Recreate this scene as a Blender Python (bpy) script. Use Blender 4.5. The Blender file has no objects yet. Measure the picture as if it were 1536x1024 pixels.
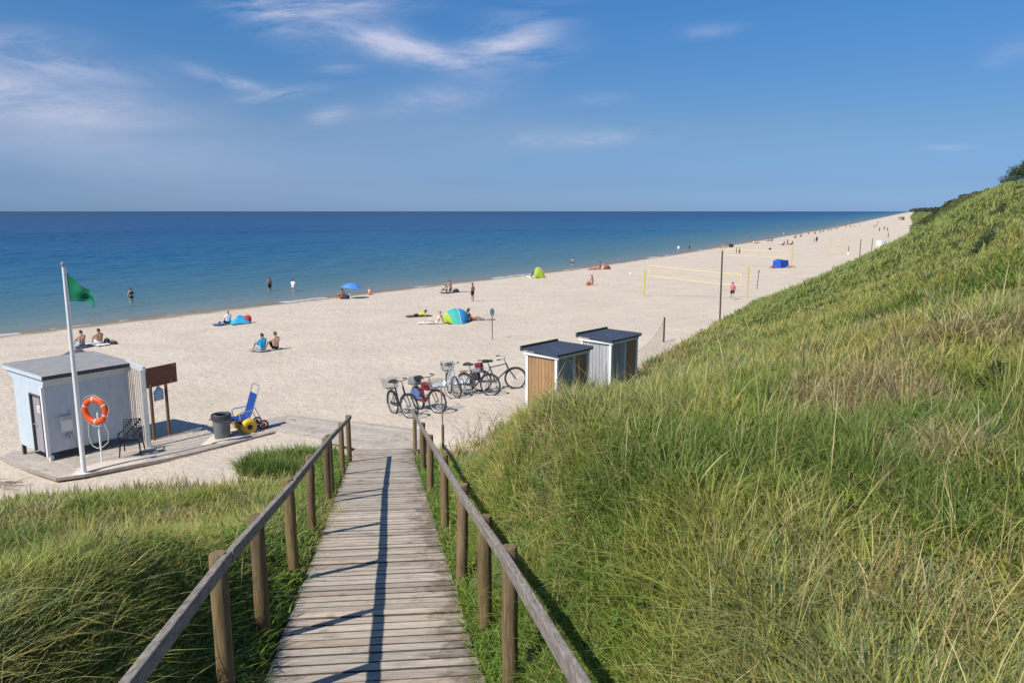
# Sandy beach seen from a dune boardwalk
import bpy, bmesh, math, random
import numpy as np
from mathutils import Vector, Matrix

random.seed(11)
SC = bpy.context.scene
COL = SC.collection
R = math.radians
EYE = 8.4                      # camera height above the water (z = 0)
F = 1130.0 / 1536.0            # focal length / picture width
PITCH = math.atan(195.0 / 1130.0)
CP, SP = math.cos(PITCH), math.sin(PITCH)

# ------------------------------------------------------------------ terrain
SH_Y = np.array([-400, -100, 0, 51.1, 71, 109.7, 146.6, 233, 390, 1008, 3000, 9000, 40000.])
SH_X = np.array([-370, -146, -72, -35.2, -20.7, 7.9, 30, 78, 164, 487, 1530, 4670, 20900.])
SH_M = np.array([.73, .73, .725, .72, .72, .67, .58, .555, .54, .523, .523, .523, .523])
FT = np.array([(-400, 60), (-80, 27), (-30, 18.2), (-20, 16.8), (-11.8, 15.9), (-6.4, 15.2), (-5.3, 15.7), (-4.5, 16.3), (-3.6, 16.6), (-1.0, 16.9),
               (0.75, 20.8), (4.6, 26.0), (9.3, 35), (18.0, 53), (36, 84), (68.5, 135), (107, 205), (172, 330), (236, 450),
               (500, 960), (1570, 2990), (4800, 9000), (21500, 40000.)], float)
_rng = np.random.RandomState(5)
_TAB = _rng.rand(256, 256)

def vnoise(x, y, sc, seed=0):
    x = np.asarray(x, float) / sc + seed * 17.31; y = np.asarray(y, float) / sc + seed * 9.77
    ix = np.floor(x).astype(int); iy = np.floor(y).astype(int)
    fx = x - ix; fy = y - iy
    fx = fx * fx * (3 - 2 * fx); fy = fy * fy * (3 - 2 * fy)
    a = _TAB[ix & 255, iy & 255]; b = _TAB[(ix + 1) & 255, iy & 255]
    c = _TAB[ix & 255, (iy + 1) & 255]; d = _TAB[(ix + 1) & 255, (iy + 1) & 255]
    return (a * (1 - fx) + b * fx) * (1 - fy) + (c * (1 - fx) + d * fx) * fy

def sstep(a, b, x):
    t = np.clip((x - a) / (b - a), 0, 1)
    return t * t * (3 - 2 * t)

def shore_w(x, y):
    """metres inland from the waterline"""
    m = np.interp(y, SH_Y, SH_M)
    return (x - np.interp(y, SH_Y, SH_X)) / np.sqrt(1 + m * m)

def foot_t(x, y):
    """metres inland from the foot of the dune (negative on the beach)"""
    d2 = np.full(np.shape(x), 1e18)
    for (ax, ay), (bx, by) in zip(FT[:-1], FT[1:]):
        ex, ey = bx - ax, by - ay
        k = np.clip(((x - ax) * ex + (y - ay) * ey) / (ex * ex + ey * ey), 0, 1)
        d2 = np.minimum(d2, (x - ax - k * ex) ** 2 + (y - ay - k * ey) ** 2)
    return np.sqrt(d2) * np.sign(np.interp(x, FT[:, 0], FT[:, 1]) - y)

def beach_z(x, y):
    w = shore_w(x, y)
    z = np.interp(w, [-120, -40, 0, 15.7, 29.7, 35.7, 39.7, 42.7, 44.7, 46.7, 80],
                  [-5, -2.2, 0, .42, .9, 1.42, 1.88, 2.3, 2.53, 2.62, 2.75])
    return z

BW_A, BW_B = -0.14, -0.170          # boardwalk centre line x = A + B*y
def board_z(y):
    return EYE - (2.12 + 0.2045 * np.asarray(y, float))

def bw_dist(x, y):
    return (x - (BW_A + BW_B * y)) / math.sqrt(1 + BW_B ** 2)

def ground(x, y):
    x = np.asarray(x, float); y = np.asarray(y, float)
    zb = beach_z(x, y)
    t = foot_t(x, y)
    tp = np.maximum(t, 0)
    right = sstep(-4.5, -0.5, x)
    ramp = (1 - right) * (0.245 * tp) + right * (0.25 * tp + 0.0235 * np.minimum(tp, 40) ** 2)
    cap = np.interp(y, [-50, 3, 10, 20, 30, 60, 100, 160, 205, 330, 370, 440, 800, 2000, 9000],
                    [-1.9, -1.8, -1.2, 0, .9, 1.9, 3.5, 5.3, 5.6, 6.2, 4.5, -3.2, -2.5, -1.0, 0]) + EYE
    cap = np.where(x < -3, np.minimum(cap, EYE - 2.4), cap)
    rise = zb + ramp
    k = 0.7
    m = np.minimum(rise, cap)
    z = m - k * np.log(np.exp(-(rise - m) / k) + np.exp(-(cap - m) / k))
    z = np.where(t > 0, z, zb)
    z = np.where(t > 0, np.maximum(z, zb - .02), z)
    bump = (vnoise(x, y, 3.1, 1) - .5) * .5 + (vnoise(x, y, 1.1, 2) - .5) * .16 + (vnoise(x, y, 9, 3) - .5) * .7 * sstep(8, 30, y)
    z = z + bump * sstep(0.0, 4.0, t) * sstep(0.9, 2.2, np.abs(bw_dist(x, y)) + (y > 19) * 5)
    # hummocks in the dry sand
    z = z + ((vnoise(x, y, 1.3, 6) - .5) * .05 + (vnoise(x, y, 5, 7) - .5) * .12) * sstep(2, 10, shore_w(x, y)) * (1 - sstep(-.5, 1, t))
    # the walk lies in a shallow cut
    bz = board_z(y) - 0.17
    f = (1 - sstep(0.80, 1.9, np.abs(bw_dist(x, y)))) * (1 - sstep(18.0, 20.5, y))
    return z * (1 - f) + bz * f

def ray(px, py):
    a = (px - 768) / 1130.0; v = (py - 512) / 1130.0
    return np.array([a, CP - v * SP, -(v * CP + SP)])

def at(px, py, water=False, dune=True):
    """where the line of sight through a photo pixel meets the ground"""
    d = ray(px, py)
    k = np.geomspace(2.0, 9000, 6000)
    gz = ground(k * d[0], k * d[1]) if dune else beach_z(k * d[0], k * d[1])
    if water: gz = np.maximum(gz, 0)
    h = EYE + k * d[2] - gz
    i = int(np.argmax(h < 0)) if (h < 0).any() else len(k) - 1
    f = h[i - 1] / (h[i - 1] - h[i]); kk = k[i - 1] + f * (k[i] - k[i - 1])
    p = d * kk
    return Vector((p[0], p[1], EYE + p[2]))

def gz(x, y):
    return float(ground(np.array([x]), np.array([y]))[0])

# ------------------------------------------------------------------ materials
def nodes(m):
    m.use_nodes = True
    nt = m.node_tree; nt.nodes.clear()
    return nt, nt.nodes, nt.links

def N(nt, t, **kw):
    n = nt.nodes.new(t)
    for k, v in kw.items():
        if hasattr(n, k): setattr(n, k, v)
    return n

_MATS = {}
def mat(name, col, rough=.6, var=.12, scale=8, bump=0.0, metal=0.0, stretch=(1, 1, 1), spec=.4, col2=None, attr=None, transl=0, bscale=None):
    """procedural material: noise-varied colour, optional bump, optional colour attribute"""
    if name in _MATS: return _MATS[name]
    m = bpy.data.materials.new(name); _MATS[name] = m
    nt, nn, L = nodes(m)
    out = N(nt, 'ShaderNodeOutputMaterial'); b = N(nt, 'ShaderNodeBsdfPrincipled')
    b.inputs['Roughness'].default_value = rough; b.inputs['Metallic'].default_value = metal
    b.inputs['Specular IOR Level'].default_value = spec
    tc = N(nt, 'ShaderNodeTexCoord'); mp = N(nt, 'ShaderNodeMapping')
    mp.inputs['Scale'].default_value = stretch
    L.new(tc.outputs['Object'], mp.inputs['Vector'])
    nz = N(nt, 'ShaderNodeTexNoise'); nz.inputs['Scale'].default_value = scale; nz.inputs['Detail'].default_value = 6
    nz.inputs['Roughness'].default_value = .62
    L.new(mp.outputs[0], nz.inputs['Vector'])
    rp = N(nt, 'ShaderNodeValToRGB')
    c = Vector(col); c2 = Vector(col2) if col2 else c * (1 + var)
    lo = c * (1 - var) if not col2 else c
    rp.color_ramp.elements[0].position = .3; rp.color_ramp.elements[1].position = .7
    rp.color_ramp.elements[0].color = (*lo, 1); rp.color_ramp.elements[1].color = (*c2, 1)
    L.new(nz.outputs['Fac'], rp.inputs['Fac'])
    src = rp.outputs['Color']
    if attr:
        at_ = N(nt, 'ShaderNodeAttribute'); at_.attribute_name = attr
        mx = N(nt, 'ShaderNodeMix', data_type='RGBA', blend_type='MULTIPLY'); mx.inputs[0].default_value = 1
        L.new(src, mx.inputs[6]); L.new(at_.outputs['Color'], mx.inputs[7]); src = mx.outputs[2]
    L.new(src, b.inputs['Base Color'])
    if bump:
        bp = N(nt, 'ShaderNodeBump'); bp.inputs['Strength'].default_value = 1; bp.inputs['Distance'].default_value = bump
        if bscale:
            n2 = N(nt, 'ShaderNodeTexNoise'); n2.inputs['Scale'].default_value = bscale; n2.inputs['Detail'].default_value = 5
            L.new(mp.outputs[0], n2.inputs['Vector']); L.new(n2.outputs['Fac'], bp.inputs['Height'])
        else:
            L.new(nz.outputs['Fac'], bp.inputs['Height'])
        L.new(bp.outputs[0], b.inputs['Normal'])
    sh = b.outputs[0]
    if transl:
        tr = N(nt, 'ShaderNodeBsdfTranslucent'); L.new(src, tr.inputs['Color'])
        ms = N(nt, 'ShaderNodeMixShader'); ms.inputs[0].default_value = transl
        L.new(sh, ms.inputs[1]); L.new(tr.outputs[0], ms.inputs[2]); sh = ms.outputs[0]
    L.new(sh, out.inputs['Surface'])
    return m

# ------------------------------------------------------------------ mesh building
class MB:
    def __init__(s): s.v = []; s.f = []; s.c = []; s.col = (1, 1, 1)
    def _add(s, vs, fs):
        o = len(s.v); s.v += [tuple(x) for x in vs]
        for f in fs: s.f.append(tuple(i + o for i in f)); s.c.append(s.col)
        return s
    def box(s, c, size, rz=0, M=None, taper=1.0):
        hx, hy, hz = size[0] / 2, size[1] / 2, size[2] / 2
        vs = []
        for z in (-1, 1):
            k = taper if z > 0 else 1
            for x, y in ((-1, -1), (1, -1), (1, 1), (-1, 1)): vs.append(Vector((x * hx * k, y * hy * k, z * hz)))
        T = Matrix.Translation(Vector(c)) @ (M.to_4x4() if M is not None else Matrix.Rotation(rz, 4, 'Z'))
        return s._add([T @ v for v in vs], [(3, 2, 1, 0), (4, 5, 6, 7), (0, 1, 5, 4), (1, 2, 6, 5), (2, 3, 7, 6), (3, 0, 4, 7)])
    def beam(s, a, b, w, h, up=(0, 0, 1)):
        """rectangular bar from a to b: w across, h along up"""
        a = Vector(a); b = Vector(b); d = (b - a); L = d.length; d.normalize()
        sx = d.cross(Vector(up)).normalized(); uz = sx.cross(d).normalized()
        M = Matrix((sx, d, uz)).transposed()
        return s.box((a + b) / 2, (w, L, h), M=M)
    def tube(s, pts, r, n=8, cap=True, closed=False):
        pts = [Vector(p) for p in pts]; k = len(pts)
        rr = r if isinstance(r, (list, tuple)) else [r] * k
        vs = []; prev = None
        for i, p in enumerate(pts):
            if closed: d = pts[(i + 1) % k] - pts[i - 1]
            else: d = pts[min(i + 1, k - 1)] - pts[max(i - 1, 0)]
            d.normalize()
            if prev is None:
                ref = Vector((0, 0, 1)) if abs(d.z) < .9 else Vector((1, 0, 0))
                u = d.cross(ref).normalized()
            else:
                u = (prev - d * prev.dot(d)).normalized()
            prev = u; w = d.cross(u)
            for j in range(n):
                a = 2 * math.pi * j / n
                vs.append(p + (u * math.cos(a) + w * math.sin(a)) * rr[i])
        fs = []
        for i in range(k if closed else k - 1):
            i2 = (i + 1) % k
            for j in range(n):
                fs.append((i * n + j, i * n + (j + 1) % n, i2 * n + (j + 1) % n, i2 * n + j))
        if cap and not closed:
            fs.append(tuple(range(n - 1, -1, -1))); fs.append(tuple((k - 1) * n + j for j in range(n)))
        return s._add(vs, fs)
    def ring(s, c, axis, R_, r, n=24, m=8, a0=0, a1=2 * math.pi):
        c = Vector(c); ax = Vector(axis).normalized()
        u = ax.cross(Vector((0, 0, 1)) if abs(ax.z) < .9 else Vector((1, 0, 0))).normalized(); w = ax.cross(u)
        full = abs(a1 - a0 - 2 * math.pi) < 1e-6
        k = n if full else n + 1
        pts = [c + (u * math.cos(a0 + (a1 - a0) * i / n) + w * math.sin(a0 + (a1 - a0) * i / n)) * R_ for i in range(k)]
        return s.tube(pts, r, m, closed=full)
    def lathe(s, prof, n=20, c=(0, 0, 0), sx=1, sy=1):
        vs = []
        for r, z in prof:
            for j in range(n):
                a = 2 * math.pi * j / n
                vs.append((c[0] + r * math.cos(a) * sx, c[1] + r * math.sin(a) * sy, c[2] + z))
        fs = []
        for i in range(len(prof) - 1):
            for j in range(n): fs.append((i * n + j, i * n + (j + 1) % n, (i + 1) * n + (j + 1) % n, (i + 1) * n + j))
        return s._add(vs, fs)
    def prism(s, poly, z0, z1):
        n = len(poly)
        vs = [(*p, z0) for p in poly] + [(*p, z1) for p in poly]
        fs = [tuple(range(n - 1, -1, -1)), tuple(range(n, 2 * n))] + [(i, (i + 1) % n, n + (i + 1) % n, n + i) for i in range(n)]
        return s._add(vs, fs)
    def grid(s, P, thick=0.0):
        """P[i][j] vectors -> sheet, optionally with a thickness downwards/backwards along its normal"""
        a, b = len(P), len(P[0])
        vs = [Vector(p) for row in P for p in row]
        fs = [(i * b + j, i * b + j + 1, (i + 1) * b + j + 1, (i + 1) * b + j) for i in range(a - 1) for j in range(b - 1)]
        if not thick: return s._add(vs, fs)
        nrm = [Vector((0, 0, 0)) for _ in vs]
        for f in fs:
            nn = (vs[f[1]] - vs[f[0]]).cross(vs[f[3]] - vs[f[0]])
            for i in f: nrm[i] += nn
        lo = [v - n_.normalized() * thick if n_.length > 0 else v for v, n_ in zip(vs, nrm)]
        o = len(vs)
        fs2 = fs + [tuple(reversed([i + o for i in f])) for f in fs]
        edge = [(0, j) for j in range(b)] + [(i, b - 1) for i in range(1, a)] + [(a - 1, j) for j in range(b - 2, -1, -1)] + [(i, 0) for i in range(a - 2, 0, -1)]
        ids = [i * b + j for i, j in edge]
        for q in range(len(ids)):
            i, j = ids[q], ids[(q + 1) % len(ids)]
            fs2.append((j, i, i + o, j + o))
        return s._add(vs + lo, fs2)
    def build(s, name, m, parent=None, smooth=False, bevel=0, loc=None):
        me = bpy.data.meshes.new(name)
        me.from_pydata(s.v, [], s.f)
        if s.c:
            ca = me.attributes.new('tint', 'FLOAT_COLOR', 'FACE')
            ca.data.foreach_set('color', np.array([(c[0], c[1], c[2], 1) for c in s.c], dtype=np.float32).ravel())
        me.materials.append(m)
        if smooth:
            me.polygons.foreach_set('use_smooth', [True] * len(me.polygons))
        me.update()
        if smooth:
            me.set_sharp_from_angle(angle=R(40))
        o = bpy.data.objects.new(name, me); COL.objects.link(o)
        if parent is not None: o.parent = parent
        if loc is not None: o.location = loc
        if bevel:
            b = o.modifiers.new('bevel', 'BEVEL'); b.width = bevel; b.segments = 2; b.limit_method = 'ANGLE'
        return o

def thing(name, label, cat, loc=(0, 0, 0), rz=0, group=None, sc=1):
    o = bpy.data.objects.new(name, None); COL.objects.link(o)
    o.location = loc; o.rotation_euler = (0, 0, rz); o.scale = (sc, sc, sc)
    o.empty_display_size = .3
    return tag(o, label, cat, group)

def tag(o, label=None, cat=None, group=None, kind=None):
    if label: o['label'] = label
    if cat: o['category'] = cat
    if group: o['group'] = group
    if kind: o['kind'] = kind
    return o

def copy_tree(o, parent=None):
    c = o.copy(); COL.objects.link(c)
    if parent is not None: c.parent = parent
    for ch in list(o.children): copy_tree(ch, c)
    return c

def raw_mesh(name, V, tris=None, quads=None, attrs=None, smooth=True):
    """large meshes straight from arrays; attrs: name -> (n,3) colours per point"""
    me = bpy.data.meshes.new(name)
    V = np.asarray(V, np.float32)
    me.vertices.add(len(V)); me.vertices.foreach_set('co', V.ravel())
    idx = []; starts = []; o = 0
    if quads is not None and len(quads):
        idx.append(np.asarray(quads, np.int32).ravel()); starts.append(o + 4 * np.arange(len(quads))); o += 4 * len(quads)
    if tris is not None and len(tris):
        idx.append(np.asarray(tris, np.int32).ravel()); starts.append(o + 3 * np.arange(len(tris))); o += 3 * len(tris)
    idx = np.concatenate(idx); starts = np.concatenate(starts).astype(np.int32)
    me.loops.add(len(idx)); me.loops.foreach_set('vertex_index', idx)
    me.polygons.add(len(starts)); me.polygons.foreach_set('loop_start', starts)
    if smooth: me.polygons.foreach_set('use_smooth', np.ones(len(starts), bool))
    me.update(calc_edges=True)
    for k, a in (attrs or {}).items():
        a = np.asarray(a, np.float32)
        if a.ndim == 1:
            at_ = me.attributes.new(k, 'FLOAT', 'POINT'); at_.data.foreach_set('value', a)
        else:
            at_ = me.attributes.new(k, 'FLOAT_COLOR', 'POINT')
            at_.data.foreach_set('color', np.concatenate([a, np.ones((len(a), 1), np.float32)], 1).ravel())
    o = bpy.data.objects.new(name, me); COL.objects.link(o)
    return o
# ------------------------------------------------------------------ look
SUN_E = 4.6
SKY_S = 0.11
EXPOSURE = 0.3
SKY_T = [(0, (.265, .45, .95)), (.035, (.245, .385, .73)), (.10, (.30, .435, .63)), (.22, (.27, .525, .775)), (.39, (.235, .57, .90)), (.75, (.50, .72, .97))]
CLOUD_C = (.50, .52, .655)
CLOUDS = [(400, 24, 70, 26, -.45, 1.0), (500, 4, 110, 16, 0, .95), (545, 50, 130, 24, -.3, .95), (625, 78, 80, 14, -.3, .95), (772, 52, 66, 28, .25, 1.1), (745, 76, 55, 17, .1, 1.0), (832, 86, 40, 11, .3, .6),
          (345, 121, 70, 9, -.25, 1.0), (420, 141, 56, 10, .15, 1.0), (495, 171, 32, 14, .3, 1.0), (510, 104, 28, 6, 0, .6), (650, 150, 90, 18, .15, .55), (40, 58, 80, 14, -.05, .5), (70, 95, 110, 15, -.12, 1.0), (80, 150, 150, 34, -.15, .7),
          (860, 208, 120, 14, .05, .5), (930, 205, 60, 10, .1, .5), (1060, 48, 50, 9, .1, .45), (1518, 144, 36, 7, 0, .9), (1510, 85, 46, 18, .4, .4), (1422, 222, 36, 5, 0, .5), (900, 148, 40, 9, 0, .35)]
VEILS = [(30, 160, 240, 75, -.18, .34), (250, 240, 420, 50, -.10, .12), (620, 180, 200, 50, 0, .09), (850, 215, 420, 50, 0, .04)]
SAND_A = (.530, .446, .348)
SAND_B = (.612, .524, .412)
SEA_SPEC = .25
SEA_BUMP = .5
WAVE_H = 2.6
SEA_COLS = [(0, (.19, .165, .115)), (.13, (.15, .185, .175)), (.30, (.066, .145, .17)), (.45, (.022, .105, .19)), (.6, (.010, .066, .158)), (1, (.006, .034, .092))]
GRASS_MULT = 1.0
# ================================================================== camera, light, sky
cam = bpy.data.cameras.new('camera'); co = bpy.data.objects.new('camera', cam); COL.objects.link(co)
cam.lens = 36 * F; cam.sensor_width = 36; cam.clip_end = 120000; cam.clip_start = .05
co.location = (0, 0, EYE); co.rotation_euler = (math.pi / 2 - PITCH, 0, 0)
SC.camera = co

SUN_EL = R(49)
sun_dir = Vector((-.73, -.68, 0)).normalized() * math.cos(SUN_EL) + Vector((0, 0, math.sin(SUN_EL)))
sl = bpy.data.lights.new('sun', 'SUN'); sl.energy = SUN_E; sl.angle = R(.53); sl.color = (1, .955, .89)
so = bpy.data.objects.new('sun', sl); COL.objects.link(so)
so.rotation_euler = (-sun_dir).to_track_quat('-Z', 'Y').to_euler()

W = bpy.data.worlds.new('World'); SC.world = W
W.use_nodes = True
nt = W.node_tree; nt.nodes.clear(); L = nt.links
wo = N(nt, 'ShaderNodeOutputWorld'); bg = N(nt, 'ShaderNodeBackground'); bg.inputs['Strength'].default_value = SKY_S
sky = N(nt, 'ShaderNodeTexSky'); sky.sky_type = 'NISHITA'; sky.sun_disc = False
sky.sun_elevation = SUN_EL; sky.sun_rotation = math.atan2(sun_dir.x, sun_dir.y)
sky.air_density = 1.0; sky.dust_density = .35; sky.ozone_density = 2.6; sky.altitude = 0
tc = N(nt, 'ShaderNodeTexCoord'); sx = N(nt, 'ShaderNodeSeparateXYZ'); L.new(tc.outputs['Generated'], sx.inputs[0])
def mth(op, a, b=None, c=None, clamp=False):
    n = N(nt, 'ShaderNodeMath', operation=op); n.use_clamp = clamp
    for i, q in enumerate((a, b, c)):
        if q is None: continue
        if isinstance(q, (int, float)): n.inputs[i].default_value = q
        else: L.new(q, n.inputs[i])
    return n.outputs[0]
yy = mth('MAXIMUM', sx.outputs['Y'], .02)
az = mth('DIVIDE', sx.outputs['X'], yy)          # tangent of bearing
el = mth('DIVIDE', sx.outputs['Z'], yy)          # tangent of elevation
def noise(vec, scale, detail, rough, dist=0):
    n = N(nt, 'ShaderNodeTexNoise'); n.inputs['Scale'].default_value = scale; n.inputs['Detail'].default_value = detail
    n.inputs['Roughness'].default_value = rough; n.inputs['Distortion'].default_value = dist
    L.new(vec, n.inputs['Vector']); return n.outputs['Fac']
cv = N(nt, 'ShaderNodeCombineXYZ'); L.new(az, cv.inputs[0]); L.new(el, cv.inputs[1])
mp = N(nt, 'ShaderNodeMapping'); mp.inputs['Scale'].default_value = (1.5, 5.5, 1); mp.inputs['Rotation'].default_value = (0, 0, R(14))
L.new(cv.outputs[0], mp.inputs['Vector'])
wisp = noise(mp.outputs[0], 3.4, 9, .66, .5)
mp2 = N(nt, 'ShaderNodeMapping'); mp2.inputs['Scale'].default_value = (1.2, 3.2, 1); mp2.inputs['Location'].default_value = (3.3, 1.2, 0)
L.new(cv.outputs[0], mp2.inputs['Vector'])
soft = noise(mp2.outputs[0], 2.6, 6, .55, .3)
total = None; veil = None
# patches of cirrus: bearing, elevation, half widths, tilt, strength
for kk_, (px, py, wx, wy, tilt, st) in enumerate(CLOUDS + VEILS):
    ca, ce = (px - 768) / 1130 / (CP - (py - 512) / 1130 * SP), -(((py - 512) / 1130) * CP + SP) / (CP - (py - 512) / 1130 * SP)
    da = mth('SUBTRACT', az, ca); de = mth('SUBTRACT', el, ce)
    c_, s_ = math.cos(tilt), math.sin(tilt)
    u = mth('ADD', mth('MULTIPLY', da, c_ / (wx / 1130)), mth('MULTIPLY', de, s_ / (wx / 1130)))
    v = mth('ADD', mth('MULTIPLY', da, -s_ / (wy / 1130)), mth('MULTIPLY', de, c_ / (wy / 1130)))
    rr = mth('ADD', mth('MULTIPLY', u, u), mth('MULTIPLY', v, v))
    g = mth('MULTIPLY', mth('POWER', 2.718, mth('MULTIPLY', rr, -1.0)), st)
    if kk_ < len(CLOUDS): total = g if total is None else mth('ADD', total, g)
    else: veil = g if veil is None else mth('ADD', veil, g)
front = mth('GREATER_THAN', sx.outputs['Y'], .05)
cl = mth('MULTIPLY_ADD', mth('SUBTRACT', wisp, .5), 2.6, mth('MULTIPLY', soft, .55))
dens = mth('MULTIPLY', mth('MULTIPLY', total, front), mth('MAXIMUM', cl, 0.0))
dens = mth('ADD', dens, mth('MULTIPLY', mth('MULTIPLY', veil, front), mth('MULTIPLY_ADD', mth('ADD', soft, wisp), .9, .15)))
dens = mth('MINIMUM', dens, .82, clamp=True)
hz = N(nt, 'ShaderNodeMapRange'); L.new(sx.outputs['Z'], hz.inputs[0]); hz.inputs[1].default_value = 0; hz.inputs[2].default_value = 1.0
tint = N(nt, 'ShaderNodeMix', data_type='RGBA', blend_type='MULTIPLY'); tint.inputs[0].default_value = 1
tr_ = N(nt, 'ShaderNodeValToRGB'); L.new(hz.outputs[0], tr_.inputs[0])
while len(tr_.color_ramp.elements) < len(SKY_T): tr_.color_ramp.elements.new(.5)
for k_, (p_, c_) in zip(tr_.color_ramp.elements, SKY_T): k_.position = p_; k_.color = (*c_, 1)
L.new(sky.outputs[0], tint.inputs[6]); L.new(tr_.outputs[0], tint.inputs[7])
mx = N(nt, 'ShaderNodeMix', data_type='RGBA'); L.new(dens, mx.inputs[0]); L.new(tint.outputs[2], mx.inputs[6])
mx.inputs[7].default_value = (*[c / SKY_S for c in CLOUD_C], 1)
L.new(mx.outputs[2], bg.inputs['Color']); L.new(bg.outputs[0], wo.inputs['Surface'])
SC.view_settings.view_transform = 'Standard'; SC.view_settings.look = 'None'
SC.view_settings.exposure = EXPOSURE; SC.view_settings.gamma = 1
SC.cycles.max_bounces = 6; SC.cycles.transparent_max_bounces = 6

# ================================================================== ground: one polar sheet, fine near, coarse far
def polar(a0, a1, na, r0, r1, nr):
    th = np.radians(np.linspace(a0, a1, na)); r = np.geomspace(r0, r1, nr)
    X = r[:, None] * np.sin(th)[None]; Y = r[:, None] * np.cos(th)[None]
    i = np.arange(nr - 1)[:, None] * na + np.arange(na - 1)[None]
    q = np.stack([i, i + na, i + na + 1, i + 1], -1).reshape(-1, 4)
    return X.ravel(), Y.ravel(), q

def ground_material():
    m = bpy.data.materials.new('sand_and_turf'); nt, nn, L = nodes(m)
    out = N(nt, 'ShaderNodeOutputMaterial'); b = N(nt, 'ShaderNodeBsdfPrincipled')
    b.inputs['Roughness'].default_value = .95; b.inputs['Specular IOR Level'].default_value = .1
    tc = N(nt, 'ShaderNodeTexCoord')
    def nz(s, d=5, r=.6, vec=None):
        n = N(nt, 'ShaderNodeTexNoise'); n.inputs['Scale'].default_value = s; n.inputs['Detail'].default_value = d
        n.inputs['Roughness'].default_value = r; L.new(vec or tc.outputs['Object'], n.inputs['Vector']); return n.outputs['Fac']
    def ramp(f, cols):
        r = N(nt, 'ShaderNodeValToRGB'); L.new(f, r.inputs[0]); e = r.color_ramp.elements
        while len(e) < len(cols): e.new(.5)
        for k, (p, c) in zip(e, cols): k.position = p; k.color = (*c, 1)
        return r.outputs[0]
    def mix(f, a, bb, bt='MIX'):
        x = N(nt, 'ShaderNodeMix', data_type='RGBA', blend_type=bt)
        if isinstance(f, float): x.inputs[0].default_value = f
        else: L.new(f, x.inputs[0])
        for s_, q in ((6, a), (7, bb)):
            if isinstance(q, tuple): x.inputs[s_].default_value = (*q, 1)
            else: L.new(q, x.inputs[s_])
        return x.outputs[2]
    sand = ramp(nz(.35, 6), [(.3, SAND_A), (.7, SAND_B)])
    speck = ramp(nz(9, 4, .7), [(.34, (.865, .855, .835)), (.60, (1.0, 1.0, 1.0))])
    sand = mix(1.0, sand, speck, 'MULTIPLY')
    wa = N(nt, 'ShaderNodeAttribute'); wa.attribute_name = 'w'
    wn = N(nt, 'ShaderNodeMath', operation='MULTIPLY_ADD'); L.new(nz(.5, 4), wn.inputs[0]); wn.inputs[1].default_value = -2.4; L.new(wa.outputs['Fac'], wn.inputs[2])
    wet = N(nt, 'ShaderNodeMapRange'); L.new(wn.outputs[0], wet.inputs[0]); wet.inputs[1].default_value = -.6; wet.inputs[2].default_value = .9
    sand = mix(wet.outputs[0], (.22, .175, .12), sand)
    turf = ramp(nz(1.3, 6), [(.3, (.030, .036, .012)), (.52, (.062, .066, .022)), (.72, (.125, .108, .050))])
    t = N(nt, 'ShaderNodeAttribute'); t.attribute_name = 't'
    tn = N(nt, 'ShaderNodeMath', operation='MULTIPLY_ADD'); L.new(nz(1.1, 5), tn.inputs[0]); tn.inputs[1].default_value = 2.2; L.new(t.outputs['Fac'], tn.inputs[2])
    tm = N(nt, 'ShaderNodeMapRange'); L.new(tn.outputs[0], tm.inputs[0]); tm.inputs[1].default_value = .9; tm.inputs[2].default_value = 2.0
    L.new(mix(tm.outputs[0], sand, turf), b.inputs['Base Color'])
    mp = N(nt, 'ShaderNodeMapping'); mp.inputs['Rotation'].default_value = (0, 0, R(35)); mp.inputs['Scale'].default_value = (1, .75, 1); L.new(tc.outputs['Object'], mp.inputs['Vector'])
    vo = N(nt, 'ShaderNodeTexVoronoi'); vo.feature = 'SMOOTH_F1'; vo.inputs['Scale'].default_value = 2.6; L.new(mp.outputs[0], vo.inputs['Vector'])
    h = N(nt, 'ShaderNodeMath', operation='MULTIPLY_ADD'); L.new(vo.outputs['Distance'], h.inputs[0]); h.inputs[1].default_value = .8
    L.new(nz(7, 5, .65, mp.outputs[0]), h.inputs[2])
    hm = N(nt, 'ShaderNodeMath', operation='MULTIPLY'); L.new(h.outputs[0], hm.inputs[0]); L.new(wet.outputs[0], hm.inputs[1])
    bp = N(nt, 'ShaderNodeBump'); bp.inputs['Distance'].default_value = .10; bp.inputs['Strength'].default_value = .8
    L.new(hm.outputs[0], bp.inputs['Height']); L.new(bp.outputs[0], b.inputs['Normal'])
    L.new(b.outputs[0], out.inputs['Surface'])
    return m

gx, gy, gq = polar(-110, 110, 840, .35, 12000, 520)
GZ = ground(gx, gy); GT = foot_t(gx, gy); GW = shore_w(gx, gy)
gm = ground_material()
far_land = GW[gq].max(1) > -260
isd = (GT[gq].mean(1) > 0)
for nm, sel in (('sand_beach', far_land & ~isd), ('dune_slope', far_land & isd)):
    q = gq[sel]; used, inv = np.unique(q, return_inverse=True)
    o = raw_mesh(nm, np.stack([gx, gy, GZ], 1)[used], quads=inv.reshape(-1, 4)[:, ::-1],
                 attrs={'t': GT[used], 'w': GW[used]})
    o.data.materials.append(gm); tag(o, kind='structure')
print('ground', len(gx))

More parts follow.
